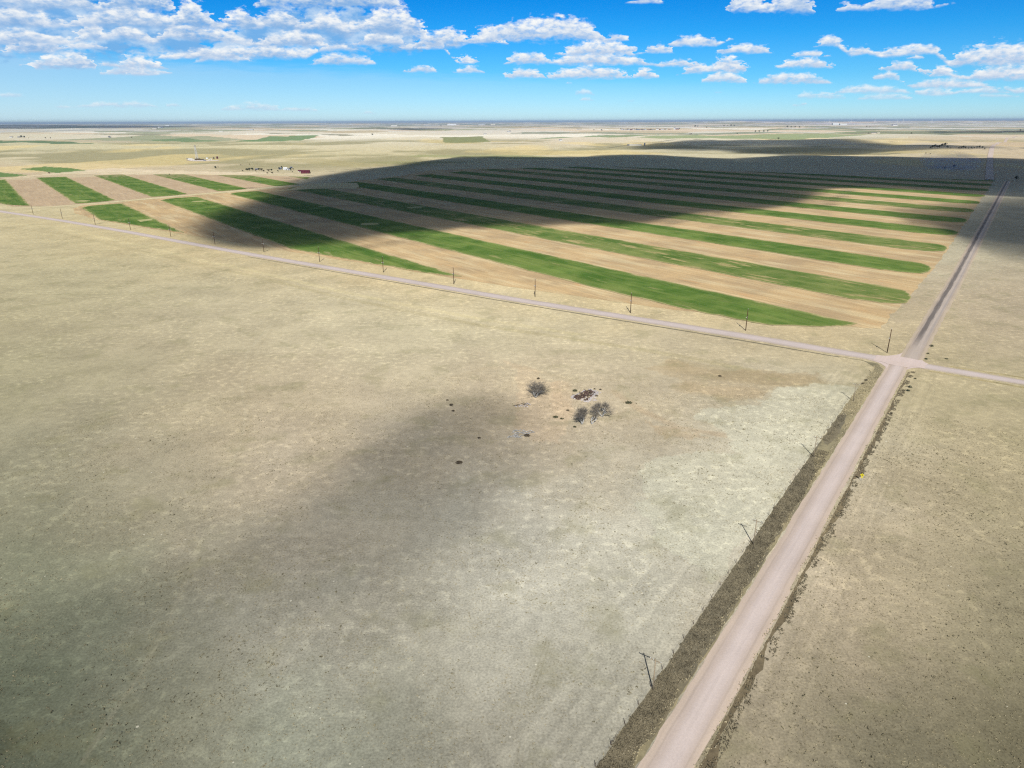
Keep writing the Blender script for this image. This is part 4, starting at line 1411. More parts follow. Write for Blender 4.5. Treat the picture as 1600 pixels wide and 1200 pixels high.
dead_tree(P(837, 621), 10.0, 1.35, 4, 'wide bushy leafless tree with a pale trunk, left of the ruined foundation', forks=5, dens=0.85, z0=0.7, up=0.6)
dead_tree(P(909.5, 662.5), 9.0, 0.7, 9, 'narrow leafless tree with a white trunk, left one of the close pair', lean=(-0.12, 0), forks=3, dens=0.95)
dead_tree(P(924.5, 662.5), 7.2, 0.6, 15, 'small forked leafless tree leaning right, right one of the close pair', lean=(0.35, 0.1), forks=2, dens=0.8)
dead_tree(P(941, 651), 8.6, 1.05, 21, 'spreading leafless grey tree between the foundation and the leaning forked tree', lean=(-0.1, 0), forks=3, dens=0.95, z0=0.6)

# ---- ruined foundation
c4 = [P(892, 621.5)[:2], P(915, 628)[:2], P(934, 614.5)[:2], P(919.5, 608.5)[:2]]
cc_ = np.mean(c4, 0)
ru = empty('ruined_foundation', (cc_[0], cc_[1], 0), 0, 'broken pale stone foundation filled with dark red-brown rubble', 'ruin')
for k in range(4):
    p_, q_ = c4[k] - cc_, c4[(k + 1) % 4] - cc_
    n = max(5, int(np.linalg.norm(q_ - p_) / 1.3))
    b = MB()
    for i in range(n):
        if random.random() < 0.16:
            continue
        m_ = p_ + (q_ - p_) * (i + 0.5) / n
        hh = random.uniform(0.35, 1.15) * (1.1 if k in (0, 1) else 0.8)
        b.box((m_[0] + random.uniform(-.1, .1), m_[1] + random.uniform(-.1, .1), hh / 2 - 0.05), (np.linalg.norm(q_ - p_) / n * random.uniform(0.86, 1.1), 0.5, hh), math.atan2(q_[1] - p_[1], q_[0] - p_[0]) + random.uniform(-.06, .06), random.uniform(.8, 1))
    b.build('wall', M_CONC, ru)
b = MB()
for i in range(230):
    u, v = random.random(), random.random()
    m_ = (c4[0] * (1 - u) + c4[1] * u) * (1 - v) + (c4[3] * (1 - u) + c4[2] * u) * v - cc_
    if u > 0.62 and random.random() < 0.6:
        continue
    b.rock((m_[0], m_[1], 0.1), random.uniform(0.25, 0.7), 0.55, i)
b.build('brick_rubble', M_BRICK, ru)
b = MB()
for i in range(80):
    u, v = random.uniform(0.55, 1.2), random.uniform(0, 1.15)
    m_ = (c4[0] * (1 - u) + c4[1] * u) * (1 - v) + (c4[3] * (1 - u) + c4[2] * u) * v - cc_
    b.rock((m_[0], m_[1], 0.05), random.uniform(0.2, 0.55), 0.5, 900 + i)
b.build('stone_rubble', M_CONC, ru)['kind'] = 'stuff'
b = MB()
for i in range(16):
    u, v = random.random(), random.random()
    m_ = (c4[0] * (1 - u) + c4[1] * u) * (1 - v) + (c4[3] * (1 - u) + c4[2] * u) * v - cc_
    a = random.uniform(0, 3.1)
    L = random.uniform(1, 2.6)
    b.tube([(m_[0] - math.cos(a) * L / 2, m_[1] - math.sin(a) * L / 2, 0.4), (m_[0] + math.cos(a) * L / 2, m_[1] + math.sin(a) * L / 2, 0.75)], 0.11, 5)
b.build('fallen_beams', M_CHAR, ru)


def pile(px, py, r, n, mat, name, label, cat, seed, sq=0.5, rmin=0.18, rmax=0.5, logs=0, logmat=None, stretch=(1, 1)):
    rr = random.Random(seed)
    q_ = P(px, py)
    b = MB()
    for i in range(n):
        a, d = rr.uniform(0, 6.283), r * math.sqrt(rr.random())
        b.rock((math.cos(a) * d * stretch[0], math.sin(a) * d * stretch[1], 0.08), rr.uniform(rmin, rmax), sq, seed * 100 + i)
    root = empty(name, (q_[0], q_[1], 0), 0, label, cat)
    b.build('rubble', mat, root)
    if logs:
        b = MB()
        for i in range(logs):
            a, d = rr.uniform(0, 6.283), r * math.sqrt(rr.random())
            t, L = rr.uniform(-0.9, 0.9), rr.uniform(1.0, 3.2)
            x, y = math.cos(a) * d * stretch[0], math.sin(a) * d * stretch[1]
            b.tube([(x - math.cos(t) * L / 2, y - math.sin(t) * L / 2, 0.15), (x, y, 0.35 + rr.random() * .4), (x + math.cos(t) * L / 2, y + math.sin(t) * L / 2, 0.2)], [0.12, 0.1, 0.06], 5)
        b.build('logs', logmat or M_DEAD, root)
    return root


pile(821, 633, 2.3, 34, M_CONC, 'rubble_pile', 'small heap of white rubble with dark boards below the bushy leafless tree', 'rubble pile', 1, logs=6, logmat=M_CHAR)
pile(808, 635, 1.1, 10, M_CONC, 'rubble_pile', 'tiny round heap of grey stones just left of the white rubble heap', 'rubble pile', 2, logs=2, logmat=M_CHAR)
pile(817, 676, 1.6, 4, M_DEAD, 'brush_pile', 'pale arched pile of fallen branches below the homestead', 'brush pile', 3, logs=22, stretch=(2.4, 1.6))
pile(803, 683, 1.4, 3, M_DEAD, 'brush_pile', 'flat scatter of bleached branches left of the arched branch pile', 'brush pile', 4, logs=14, stretch=(2.6, 1))
pile(926, 625, 1.8, 26, M_CONC, 'rubble_pile', 'low heap of crumbled pale stone at the near right side of the foundation', 'rubble pile', 5, 0.3)


def shrub(px, py, r, h, label, mat=None, seed=1, cat='shrub', group=None, z=0.0, n=90):
    rr = random.Random(seed)
    q_ = P(px, py)
    root = empty('shrub', (q_[0], q_[1], z), 0, label, cat, group)
    b, s = MB(), MB()
    for i in range(9):
        a = rr.uniform(0, 6.283)
        s.tube([(0, 0, -0.05), (math.cos(a) * r * .4, math.sin(a) * r * .4, h * .5), (math.cos(a) * r * .8, math.sin(a) * r * .8, h * rr.uniform(.6, 1))], [0.05, 0.035, 0.015], 3)
    for i in range(n):
        a, d, z_ = rr.uniform(0, 6.283), r * rr.random() ** .5, h * rr.uniform(.05, 1)
        d *= math.sqrt(max(0.05, 1 - (z_ / h - .35) ** 2 * 1.6))
        c = Vector((math.cos(a) * d, math.sin(a) * d, z_))
        u = Vector((rr.gauss(0, 1), rr.gauss(0, 1), rr.gauss(0, 1))).normalized() * r * .2
        w = u.orthogonal().normalized() * r * .13
        b.add([c - u, c + w, c + u, c - w], [(0, 1, 2, 3)])
    s.build('stems', M_TWIG, root)
    b.build('foliage', mat or M_SHRUB, root)
    return root


SHR = [(705, 633.5, 1.1, 0.9, 'dark shrub left of the homestead, upper of two close together', M_CHAR), (708, 642.5, 0.9, 0.7, 'dark shrub left of the homestead, lower of two close together', M_CHAR),
       (699, 625.5, 0.8, 0.4, 'small dark weed clump above the two close dark shrubs', M_CHAR), (717, 723.5, 1.6, 0.7, 'long dark brush clump standing alone in the cloud-shaded grass', M_CHAR),
       (748.5, 685, 0.8, 0.7, 'single dark shrub between the branch piles and the long brush clump', M_CHAR), (887, 641.5, 0.9, 0.5, 'tiny dark weed clump left of the leafless tree pair', M_CHAR),
       (868, 652, 1.5, 0.5, 'low brown weed clump in the middle of the bare homestead yard', M_SHRUB), (878, 654.5, 1.0, 0.5, 'low green weed clump right beside the brown one in the yard', M_SHRUB),
       (898, 667.5, 0.9, 0.6, 'olive weed clump just below the narrow leafless tree', M_SHRUB), (982, 630, 1.9, 0.9, 'low dark olive bush standing alone right of the homestead', M_SHRUB),
       (1125, 588, 1.1, 0.6, 'small dark bush in the brown grass far right of the homestead', M_CHAR), (823.5, 681, 1.6, 0.6, 'dark brush clump beside the arched branch pile', M_CHAR),
       (841, 592, 1.0, 0.8, 'small dark bush just behind the bushy leafless tree', M_CHAR), (898, 611, 1.5, 0.8, 'grey-green bush at the far left corner of the foundation', M_SHRUB),
       (932, 619, 0.9, 0.6, 'dark weed clump at the right side of the foundation', M_CHAR), (929, 608, 0.6, 0.5, 'tiny dark weed behind the foundation, left of two', M_CHAR),
       (938, 609, 0.8, 0.5, 'tiny dark weed behind the foundation, right of two', M_CHAR),
       (1353, 595, 0.9, 1.1, 'dark bush at the ditch end near the crossroads, upper of two', M_CHAR), (1348.5, 600, 0.8, 0.9, 'dark bush at the ditch end near the crossroads, lower of two', M_CHAR),
       (1422, 605.5, 1.1, 1.2, 'round dark green bush beside the south road below the crossroads', M_LEAF), (1419, 611, 1.0, 1.0, 'second dark green bush just below the round one by the south road', M_LEAF),
       (1447, 561.5, 1.0, 0.9, 'dark bush in the corner between the north road and the east road', M_LEAF), (1450, 553, 0.8, 0.8, 'small green bush above the corner bush by the north road', M_SHRUB),
       (1455.5, 541.5, 1.2, 1.3, 'upright green bush beside the north road above the corner', M_LEAF), (1479, 561, 1.1, 0.5, 'low weed clump right of the corner bush above the east road', M_SHRUB),
       (1430, 592, 0.8, 0.6, 'small weed clump above the dark green bushes by the south road', M_SHRUB)]
for i, (a, b_, r_, h_, lb, mt_) in enumerate(SHR):
    shrub(a, b_, r_ * 0.85, h_ * .8, lb, mt_, 40 + i, group='low shrubs on the near plain')


# ---- far trees and bushes
def proto_tree(seed, mat):
    rr = random.Random(seed)
    root = empty('tree', (0, 0, 0))
    t, b = MB(), MB()
    t.tube([(0, 0, -0.5), (0.1, 0, 2.2), (0, 0.1, 5)], [0.35, 0.26, 0.12], 6)
    for i in range(5):
        a = rr.uniform(0, 6.283)
        t.tube([(0, 0, 2 + i * .4), (math.cos(a) * 1.8, math.sin(a) * 1.8, 4.6 + i * .3)], [0.14, 0.05], 4)
    lobes = [(rr.gauss(0, 1.5), rr.gauss(0, 1.5), rr.uniform(3.5, 7.5), rr.uniform(1.2, 2.2)) for _ in range(9)]
    for i in range(420):
        L = rr.choice(lobes)
        d = Vector((rr.gauss(0, 1), rr.gauss(0, 1), rr.gauss(0, 1))).normalized() * L[3] * rr.random() ** .4
        c = Vector(L[:3]) + d
        u = Vector((rr.gauss(0, 1), rr.gauss(0, 1), rr.gauss(0, 1))).normalized() * .42
        w = u.orthogonal().normalized() * .34
        b.add([c - u, c + w, c + u, c - w], [(0, 1, 2, 3)])
    t.build('trunk', M_BARK, root)
    b.build('crown', mat, root)
    return root


TREES = {}
ORD = ['first', 'second', 'third', 'fourth', 'fifth', 'sixth', 'seventh', 'eighth', 'ninth', 'tenth', 'eleventh', 'twelfth', 'thirteenth', 'fourteenth', 'fifteenth', 'sixteenth', 'seventeenth', 'eighteenth', 'nineteenth', 'twentieth']


def far_tree(px, py, s, label, group, kind=0, wide=1.0):
    q_ = P(px, py)
    z_ = float(relief(np.array([q_[0]]), np.array([q_[1]]))[0])
    if kind not in TREES:
        TREES[kind] = proto_tree(100 + kind, M_LEAF if kind < 2 else M_LEAF2)
        o_ = TREES[kind]
    else:
        o_ = copy_tree(TREES[kind])
    o_.location = (q_[0], q_[1], z_)
    s *= 1.45
    o_.scale = (s * wide * 0.85, s, s)
    o_.rotation_euler = (0, 0, random.random() * 0.5)
    return tag(o_, label, 'tree', group)


def far_house(px, py, w, d, h, wall, roof, name, label, cat, group=None, rz=0.0, rh=0.35, door=True, silo=False):
    q_ = P(px, py)
    z_ = float(relief(np.array([q_[0]]), np.array([q_[1]]))[0])
    root = empty(name, (q_[0], q_[1], z_ - 0.2), rz, label, cat, group)
    b = MB()
    b.box((0, 0, h / 2), (w, d, h))
    b.build('wall', wall, root)
    b = MB()
    b.gable((0, 0, h + 0.02), (w, d), d * rh, 0, 0.5)
    b.build('roof', roof, root)
    n = max(1, int(w / 5))
    for k in range(min(n, 5)):
        x = (k + 0.5) / n * w - w / 2
        b = MB()
        if door and k == n // 2:
            b.box((x, -d / 2 - 0.05, 1.4), (2.2, 0.1, 2.8))
            b.build('door', M_WIN, root)
        else:
            b.box((x, -d / 2 - 0.05, h * .55), (1.4, 0.1, 1.2))
            b.build('window', M_WIN, root)
    return root


# farmstead west of the strips
FG = 'buildings of the farmstead beside the strips'
far_house(477.5, 271.0, 21, 11, 4.6, M_RED, M_REDROOF, 'barn', 'long dark red barn at the right end of the farmstead', 'barn', FG, 0.1)
far_house(468.5, 269.0, 8, 7, 3.2, M_CREAM, M_REDROOF, 'shed', 'small cream shed with maroon roof at the left end of the red barn', 'shed', FG, 0.3)
far_house(446, 265.5, 10, 8, 4.2, M_WHITE, M_WHITE, 'farmhouse', 'white farmhouse with pale roof in the middle of the farmstead', 'house', FG, 0.2)
far_house(451.5, 265.8, 6, 6, 3.6, M_WHITE, M_GREY, 'shed', 'small white shed right beside the white farmhouse', 'shed', FG, -0.2)
far_house(438, 264.5, 8, 6, 3.2, M_BLUE, M_GREY, 'shed', 'blue-grey shed left of the white farmhouse', 'shed', FG, 0.1)
far_house(455, 262.5, 6, 5, 2.8, M_BLUE, M_GREY, 'shed', 'grey shed behind and right of the white farmhouse', 'shed', FG, 0.5)
far_house(401, 265.5, 7, 5, 2.8, M_GREY, M_GREY, 'shed', 'low grey shed hidden in the dark hedge of the farmstead', 'shed', FG, 0.0)
FT = 'trees around the farmstead'
for i, (x, y, s, k, w) in enumerate([(386, 267.3, .55, 0, 1.8), (390, 267, .62, 1, 2.0), (394.5, 266.8, .6, 0, 1.7), (400, 268.2, .5, 2, 1.4), (405, 266.6, .55, 1, 1.8), (409, 267.3, .62, 2, 1.8), (412.3, 269, .5, 2, 1.4)]):
    far_tree(x, y, s, f'dark low tree in the hedge left of the farmhouse, {ORD[i]} from the left', FT, k, w)
for i, (x, y, s, k, w, lb) in enumerate([(420, 268, .5, 2, 2.4, 'brown rounded tree left of the white farmhouse, left of two side by side'), (424.5, 267.6, .52, 1, 1.6, 'dark rounded tree left of the white farmhouse, right of two side by side'),
      (418, 271.6, .32, 2, 2.2, 'low brown bush-like tree in front of the rounded trees, left one'), (425.5, 271.4, .36, 2, 2.4, 'low brown bush-like tree in front of the rounded trees, right one'),
      (434.5, 269, .42, 0, 1, 'small dark tree at the front left corner of the farmyard'), (436.5, 265.5, .62, 1, 1, 'dark tree standing before the blue-grey shed'), (440.5, 264, .62, 0, 1, 'dark tree between the blue-grey shed and the white farmhouse'),
      (454, 266.5, .55, 0, 1.3, 'dark tree just right of the small white shed'), (458.5, 266, .45, 2, 1.1, 'brown tree between the small white shed and the red barn'), (457, 269.3, .3, 2, 1.3, 'small brown bush-like tree in front of the gap before the red barn'),
      (379.5, 268.4, .35, 1, 1.6, 'small grey-green tree alone at the left end of the farm hedge'), (376.5, 258.6, .34, 2, 1.2, 'tiny brown tree alone behind the farm hedge, left of two'), (390, 257.6, .36, 1, 1, 'tiny dark tree alone behind the farm hedge, right of two'),
      (337, 264.2, .62, 0, 1.3, 'lone dark tree in the open left of the farmstead'), (341, 261.8, .3, 2, 1.3, 'tiny tree just behind the lone dark tree'), (77.5, 272.6, .4, 2, 1.6, 'tiny brown tree on the track above the left green strips'),
      (265, 273.4, .26, 2, 1.6, 'tiny brown bush-like tree on the track above the tan strips'), (485, 270.5, .24, 2, 1.4, 'tiny brown bush-like tree right of the red barn')]):
    far_tree(x, y, s, lb, FT, k, w)

# drilling rig and its pad
q = P(308, 248.2)
zr = float(relief(np.array([q[0]]), np.array([q[1]]))[0])
pad = [P(*p)[:2] for p in [(288, 247.5), (300, 246), (322, 245.5), (345, 245.2), (352, 246.2), (340, 249), (322, 249.6), (300, 249.5)]]
PADM = field_mat('caliche_pad', (226, 212, 200), (216, 200, 186), (230, 218, 208), 0.5, fine=0.2)
psh = sheet('gravel_pad', pad, zr + 0.4, PADM, 3, 8)
rig = empty('drilling_rig', (q[0], q[1], zr + 0.4), 0, 'tall white lattice drilling rig mast standing on a pale gravel pad', 'drilling rig')
b = MB()
H_ = 47
for sx, sy in ((-1, -1), (1, -1), (1, 1), (-1, 1)):
    b.tube([(sx * 3.2, sy * 3.2, 5), (sx * 1.1 - 1.5, sy * 1.1, H_)], [0.45, 0.35], 5)
for k in range(9):
    t0_, t1_ = k / 9, (k + 1) / 9
    w0, w1 = 3.2 + (1.1 - 3.2) * t0_, 3.2 + (1.1 - 3.2) * t1_
    z0_, z1_ = 5 + (H_ - 5) * t0_, 5 + (H_ - 5) * t1_
    x0_, x1_ = -1.5 * t0_, -1.5 * t1_
    for a, c_ in (((-1, -1), (1, -1)), ((1, -1), (1, 1)), ((1, 1), (-1, 1)), ((-1, 1), (-1, -1))):
        b.tube([(a[0] * w0 + x0_, a[1] * w0, z0_), (c_[0] * w1 + x1_, c_[1] * w1, z1_)], 0.18, 4)
b.build('mast', M_WHITE, rig)
b = MB(); b.box((-1.5, 0, H_ + 1), (4.2, 4.2, 2.4)); b.build('crown_block', M_GREY, rig)
b = MB(); b.box((2, 0, 3), (16, 10, 4)); b.box((2, 0, 5.4), (13, 9, 0.6)); b.build('rig_floor', M_CHAR, rig)
for x in (-5, 9):
    b = MB(); b.box((x, 0, 0.6), (3, 10, 1.6)); b.build('substructure', M_GREY, rig)
RG = 'equipment on the drilling pad'
for x, y, w, h, mt_, lb in ((297.5, 247.6, 16, 3.6, M_WHITE, 'long white trailer left of the rig mast'), (293, 247, 8, 3, M_GREY, 'short grey trailer at the far left end of the pad'), (301.5, 248.4, 11, 3.2, M_CREAM, 'cream trailer directly left of the rig floor'),
                            (315, 248.3, 14, 3.4, M_CHAR, 'long black machinery skid right of the rig mast'), (319.5, 248.9, 10, 2.6, M_BLUE, 'dark blue skid in front of the black machinery skid'),
                            (323.5, 247, 6, 5.5, M_WHITE, 'tall white trailer right of the black machinery skid'), (327, 248.3, 7, 3, M_CREAM, 'low cream trailer in the middle right of the pad'), (330, 247.6, 5, 3, M_WHITE, 'small white trailer beside the dark tank')):
    q = P(x, y)
    r_ = empty('trailer', (q[0], q[1], zr + 0.45), 0.05, lb, 'trailer', RG)
    b = MB(); b.box((0, 0, 0.9 + h / 2), (w, 3, h)); b.build('body', mt_, r_)
    b = MB(); b.box((0, 0, 0.45), (w * .8, 2.4, 0.8)); b.build('chassis', M_CHAR, r_)
for x, y, w, h, mt_, lb in ((334, 247.2, 3.0, 8, M_CHAR, 'narrow dark upright tank on the right part of the pad'), (339.5, 246.8, 4.6, 9.5, M_REDROOF, 'broad brown upright tank at the right end of the pad')):
    q = P(x, y)
    r_ = empty('storage_tank', (q[0], q[1], zr + 0.45), 0, lb, 'tank', RG)
    b = MB(); b.tube([(0, 0, 0), (0, 0, h)], w / 2 * 1.3, 14); b.build('shell', mt_, r_, False)
    b = MB(); b.tube([(0, 0, h + .02), (0, 0, h + 1)], [w / 2 * 1.35, 0.3], 14); b.build('lid', M_GREY, r_)

# shelterbelt by the smoke
ST = 'trees of the shelterbelt beyond the shaded field'
row = [(1453, 236.5, .8), (1456, 236, 1.1), (1459.5, 236, 1.25), (1463, 236.2, 1.0), (1466.5, 236.4, 1.15), (1470.5, 235.5, 1.3), (1475, 234.2, 1.35), (1479, 236.6, .9), (1484, 237, .55)]
for i, (x, y, s) in enumerate(row):
    far_tree(x, y + 0.8, s, f'dark tall tree in the dense left clump of the shelterbelt, {ORD[i]} from the left', ST, [0, 1, 0, 2, 1][i % 5], 1.4)
row = [(1497, 237, .7), (1500.5, 236.8, .9), (1503.5, 236.6, 1.05), (1507, 236.9, .8), (1512, 237, .6), (1516.5, 237, .75), (1520.5, 236.8, .7), (1525, 236.6, .8), (1529, 236.6, .95), (1533.5, 237, .85), (1537, 237.8, .6)]
for i, (x, y, s) in enumerate(row):
    far_tree(x, y + 0.8, s, f'dark tree in the thinner right row of the shelterbelt, {ORD[i]} from the left', ST, [0, 2, 1, 0, 1][i % 5], 1.3)
far_tree(1446, 242.4, .5, 'tiny brown tree alone below the left end of the shelterbelt', ST, 2, 1.6)
far_tree(1453, 243.2, .45, 'tiny brown tree alone below the shelterbelt, right of a similar one', ST, 2, 1.4)
far_tree(1475.5, 265, .5, 'small dark tree in the blue smoke, left of two', ST, 0, 1.4)
far_tree(1490, 263, .7, 'larger dark tree in the blue smoke, right of two', ST, 1, 1.6)
far_tree(1587.5, 282.5, .8, 'dark tree at the far junction right of the north road', ST, 0, 1.3)

# blue smoke lying over the shaded field
q = P(1491, 266)
b = MB()
for (dx, dy, dz, rx, ry, rz_) in ((0, 20, 20, 50, 110, 26), (-12, 30, 17, 34, 80, 21), (10, -6, 14, 26, 60, 17), (-4, 40, 22, 16, 50, 24), (-34, 8, 9, 22, 40, 10), (30, 30, 12, 24, 70, 13)):
    n, m = 28, 14
    vs_, fs_ = [], []
    for i in range(m + 1):
        for j in range(n):
            th, ph = math.pi * i / m, 2 * math.pi * j / n
            k = 0.82 + 0.36 * float(fbm(np.array([math.cos(ph) * 1.4 + 5]), np.array([math.sin(ph) * 1.4 + i * .25]), 3, 5)[0])
            vs_.append((dx + rx * k * math.sin(th) * math.cos(ph), dy + ry * k * math.sin(th) * math.sin(ph), max(0.3, dz + rz_ * k * math.cos(th))))
    for i in range(m):
        for j in range(n):
            fs_.append((i * n + j, (i + 1) * n + j, (i + 1) * n + (j + 1) % n, i * n + (j + 1) % n))
    b.add(vs_, fs_)
msk = bpy.data.materials.new('smoke_vapour')
msk.use_nodes = True
T = NT(msk.node_tree)
T.n.clear()
so = T.node('ShaderNodeOutputMaterial')
sv = T.node('ShaderNodeVolumePrincipled')
sv.inputs['Color'].default_value = (0.22, 0.48, 1.0, 1)
sv.inputs['Density'].default_value = 0.0034
T.link(sv.outputs[0], so.inputs['Volume'])
smk = b.build('smoke', msk, None, True)
smk.location = (q[0], q[1], 0.6)
smk['kind'] = 'stuff'

# scattered far farms, towns and white sheds out on the plain
FH = [(165, 214.6, 70, 30, 9, M_CREAM, M_CREAM, 'long cream warehouse far out on the left plain'), (171.8, 215, 16, 14, 6, M_GREY, M_GREY, 'small grey shed right of the long cream warehouse'),
      (18, 215.3, 26, 18, 6, M_WHITE, M_GREY, 'small white house near the left edge of the plain'), (30, 215.6, 20, 16, 5, M_GREY, M_GREY, 'low grey shed right of the small white house near the left edge'),
      (251, 199.6, 110, 60, 16, M_WHITE, M_WHITE, 'white shed cluster far left on the horizon plain'), (262, 196.8, 150, 70, 16, M_WHITE, M_WHITE, 'long white shed farthest out on the left horizon'),
      (242, 201.2, 90, 50, 14, M_CREAM, M_GREY, 'cream shed left of the white shed cluster on the horizon plain'), (346, 205.9, 60, 34, 10, M_WHITE, M_CREAM, 'white shed alone between the dark far-left fields'),
      (393, 203.4, 60, 30, 12, M_WHITE, M_GREY, 'white shed with grey roof right of the lone white shed'), (616, 197.2, 190, 70, 18, M_WHITE, M_CREAM, 'long white shed on the horizon left of the middle'),
      (706, 195.8, 300, 120, 26, M_WHITE, M_WHITE, 'large white plant building on the horizon at the middle'), (716, 195.7, 120, 80, 20, M_CREAM, M_GREY, 'cream building right of the large white plant building'),
      (752, 195.6, 220, 90, 20, M_WHITE, M_GREY, 'white long building on the horizon, right of the cream one'), (770, 195.7, 160, 80, 20, M_CREAM, M_CREAM, 'cream long building on the horizon farthest right of the plant'),
      (993, 226.2, 64, 16, 6, M_CREAM, M_CREAM, 'long low cream barn at the tip of the far cloud shadow'), (982, 226, 14, 10, 5, M_GREY, M_GREY, 'small grey shed left of the long low cream barn'),
      (876, 219.9, 18, 14, 6, M_WHITE, M_GREY, 'tiny white house alone on the plain right of the square green field'), (1308, 194.9, 260, 90, 30, M_WHITE, M_WHITE, 'large white shed before the dark ridge on the right horizon, left of two'),
      (1317, 195.3, 180, 80, 24, M_WHITE, M_CREAM, 'large white shed before the dark ridge on the right horizon, right of two'), (1397, 197, 110, 60, 18, M_WHITE, M_GREY, 'white shed right of the two large sheds on the right horizon'),
      (1365, 209.6, 40, 20, 7, M_CREAM, M_GREY, 'pale shed in the middle of the far right plain'), (1372, 209.9, 24, 16, 6, M_CREAM, M_CREAM, 'small pale shed right beside the pale shed on the right plain'),
      (905, 203.6, 60, 30, 9, M_CREAM, M_GREY, 'cream shed left of the far village'), (795, 206.3, 40, 22, 8, M_WHITE, M_GREY, 'small white shed alone on the middle plain'),
      (758, 208.8, 30, 18, 7, M_WHITE, M_GREY, 'small white house alone above the square green field')]
for i, (x, y, w, d, h, wm, rm, lb) in enumerate(FH):
    far_house(x, y, w, d, h, wm, rm, 'farm_building', lb, 'building', 'scattered far farm buildings', random.uniform(-.3, .3), 0.18)
q = P(1007.3, 226.2)
r_ = empty('grain_silo', (q[0], q[1], float(relief(np.array([q[0]]), np.array([q[1]]))[0])), 0, 'dark upright grain silo right of the long low cream barn', 'silo')
b = MB(); b.tube([(0, 0, -1), (0, 0, 13)], 3.4, 14); b.build('shell', M_BLUE, r_)
b = MB(); b.tube([(0, 0, 13.02), (0, 0, 15.5)], [3.6, 0.3], 14); b.build('roof', M_GREY, r_)
# far village
vx = [972, 976, 980.5, 983, 986, 990, 993, 997, 1001, 1004.5, 1008, 1014, 1020, 1027, 1031, 1035, 1041, 1046, 1054, 1058]
for i, x in enumerate(vx):
    far_house(x, 203.2 + 0.5 * math.sin(i * 2.1), [26, 34, 22, 44][i % 4], 20, [8, 10, 7][i % 3] + (10 if i == 18 else 0), [M_WHITE, M_CREAM, M_BLUE, M_WHITE, M_RED][i % 5], [M_GREY, M_GREY, M_REDROOF][i % 3],
              'village_house', f'{["white", "cream", "blue-grey", "white", "red"][i % 5]} house in the far village, {ORD[i]} from the left', 'house', 'houses of the far village', random.uniform(-.5, .5))
for i, x in enumerate([970, 974, 978, 981.5, 988, 995, 999, 1003, 1011, 1017, 1023, 1039, 1050, 1061]):
    far_tree(x, 203.0 + 0.4 * math.sin(i), 1.4 + 0.3 * math.sin(i * 3), f'tree among the far village houses, {ORD[i]} from the left', 'trees of the far village', i % 3, 1.8)
FTL = [(34, 215.8, 1.6, 'broad dark tree near the left edge, left of two touching'), (38.5, 215.8, 1.5, 'broad dark tree near the left edge, right of two touching'), (45, 216.2, .7, 'low dark tree right of the two touching trees near the left edge'),
       (71, 215.8, .8, 'low tree alone left of the long cream warehouse, left of two'), (79, 215.8, .9, 'low tree alone left of the long cream warehouse, right of two'), (206, 215.3, 1.0, 'lone tree right of the long cream warehouse'),
       (582, 212, 1.3, 'lone tree at the end of the far dark field line'), (1086, 200, 3.0, 'big dark tree clump right of the far village, left of two'), (1090, 200, 2.6, 'big dark tree clump right of the far village, right of two'),
       (1104, 201, 1.6, 'small tree right of the big dark clump beyond the village'), (1131, 198.4, 2.6, 'dark tree in the far grove right of the village, left end'), (1137, 198.3, 2.2, 'dark tree in the far grove right of the village, second'),
       (1142, 198.3, 2.8, 'dark tree in the far grove right of the village, third'), (1147, 198.3, 2.6, 'dark tree in the far grove right of the village, right end'), (1080, 208.9, 1.3, 'lone small tree below the big dark clump'),
       (1078, 209.2, 1.0, 'tiny tree touching the lone small tree below the big dark clump'), (1180, 208.6, 1.5, 'tree in the far hedgerow above the long green field, left end'), (1186, 208.6, 1.6, 'tree in the far hedgerow above the long green field, second'),
       (1193, 208.5, 1.4, 'tree in the far hedgerow above the long green field, third'), (1199, 208.4, 1.5, 'tree in the far hedgerow above the long green field, right end'), (1216, 219.6, 1.2, 'lone dark tree at the lower edge of the long green field'),
       (1230, 200.6, 2.4, 'dark tree on the right far plain, left end of a row'), (1236, 200.7, 2.2, 'dark tree on the right far plain, second of a row'), (1242, 200.6, 2.4, 'dark tree on the right far plain, third of a row'), (1249, 200.6, 2.0, 'dark tree on the right far plain, right end of a row'),
       (1354, 199.4, 2.0, 'far dark tree left of a similar one on the right plain'), (1359, 199.5, 1.6, 'far dark tree right of a similar one on the right plain'), (1357, 209.3, 1.2, 'tree left of the pale shed on the far right plain'),
       (1424, 209.0, 1.2, 'tree right of the pale sheds on the far right plain'), (1594, 204.6, 1.8, 'tree at the right edge of the far plain'), (940, 204.4, 1.7, 'tree left of the far village beside the cream shed'), (928, 203.8, 1.5, 'smaller tree beside the cream shed left of the village'),
       (797, 206.2, 1.6, 'tree right of the small white shed on the middle plain'), (689, 197.6, 2.4, 'dark tree below the large white plant building'), (1152, 209.8, 1.0, 'tiny tree alone above the middle of the long green field')]
for i, (x, y, s, lb) in enumerate(FTL):
    far_tree(x, y, s, lb, 'scattered trees on the far plain', i % 3, 1.7)

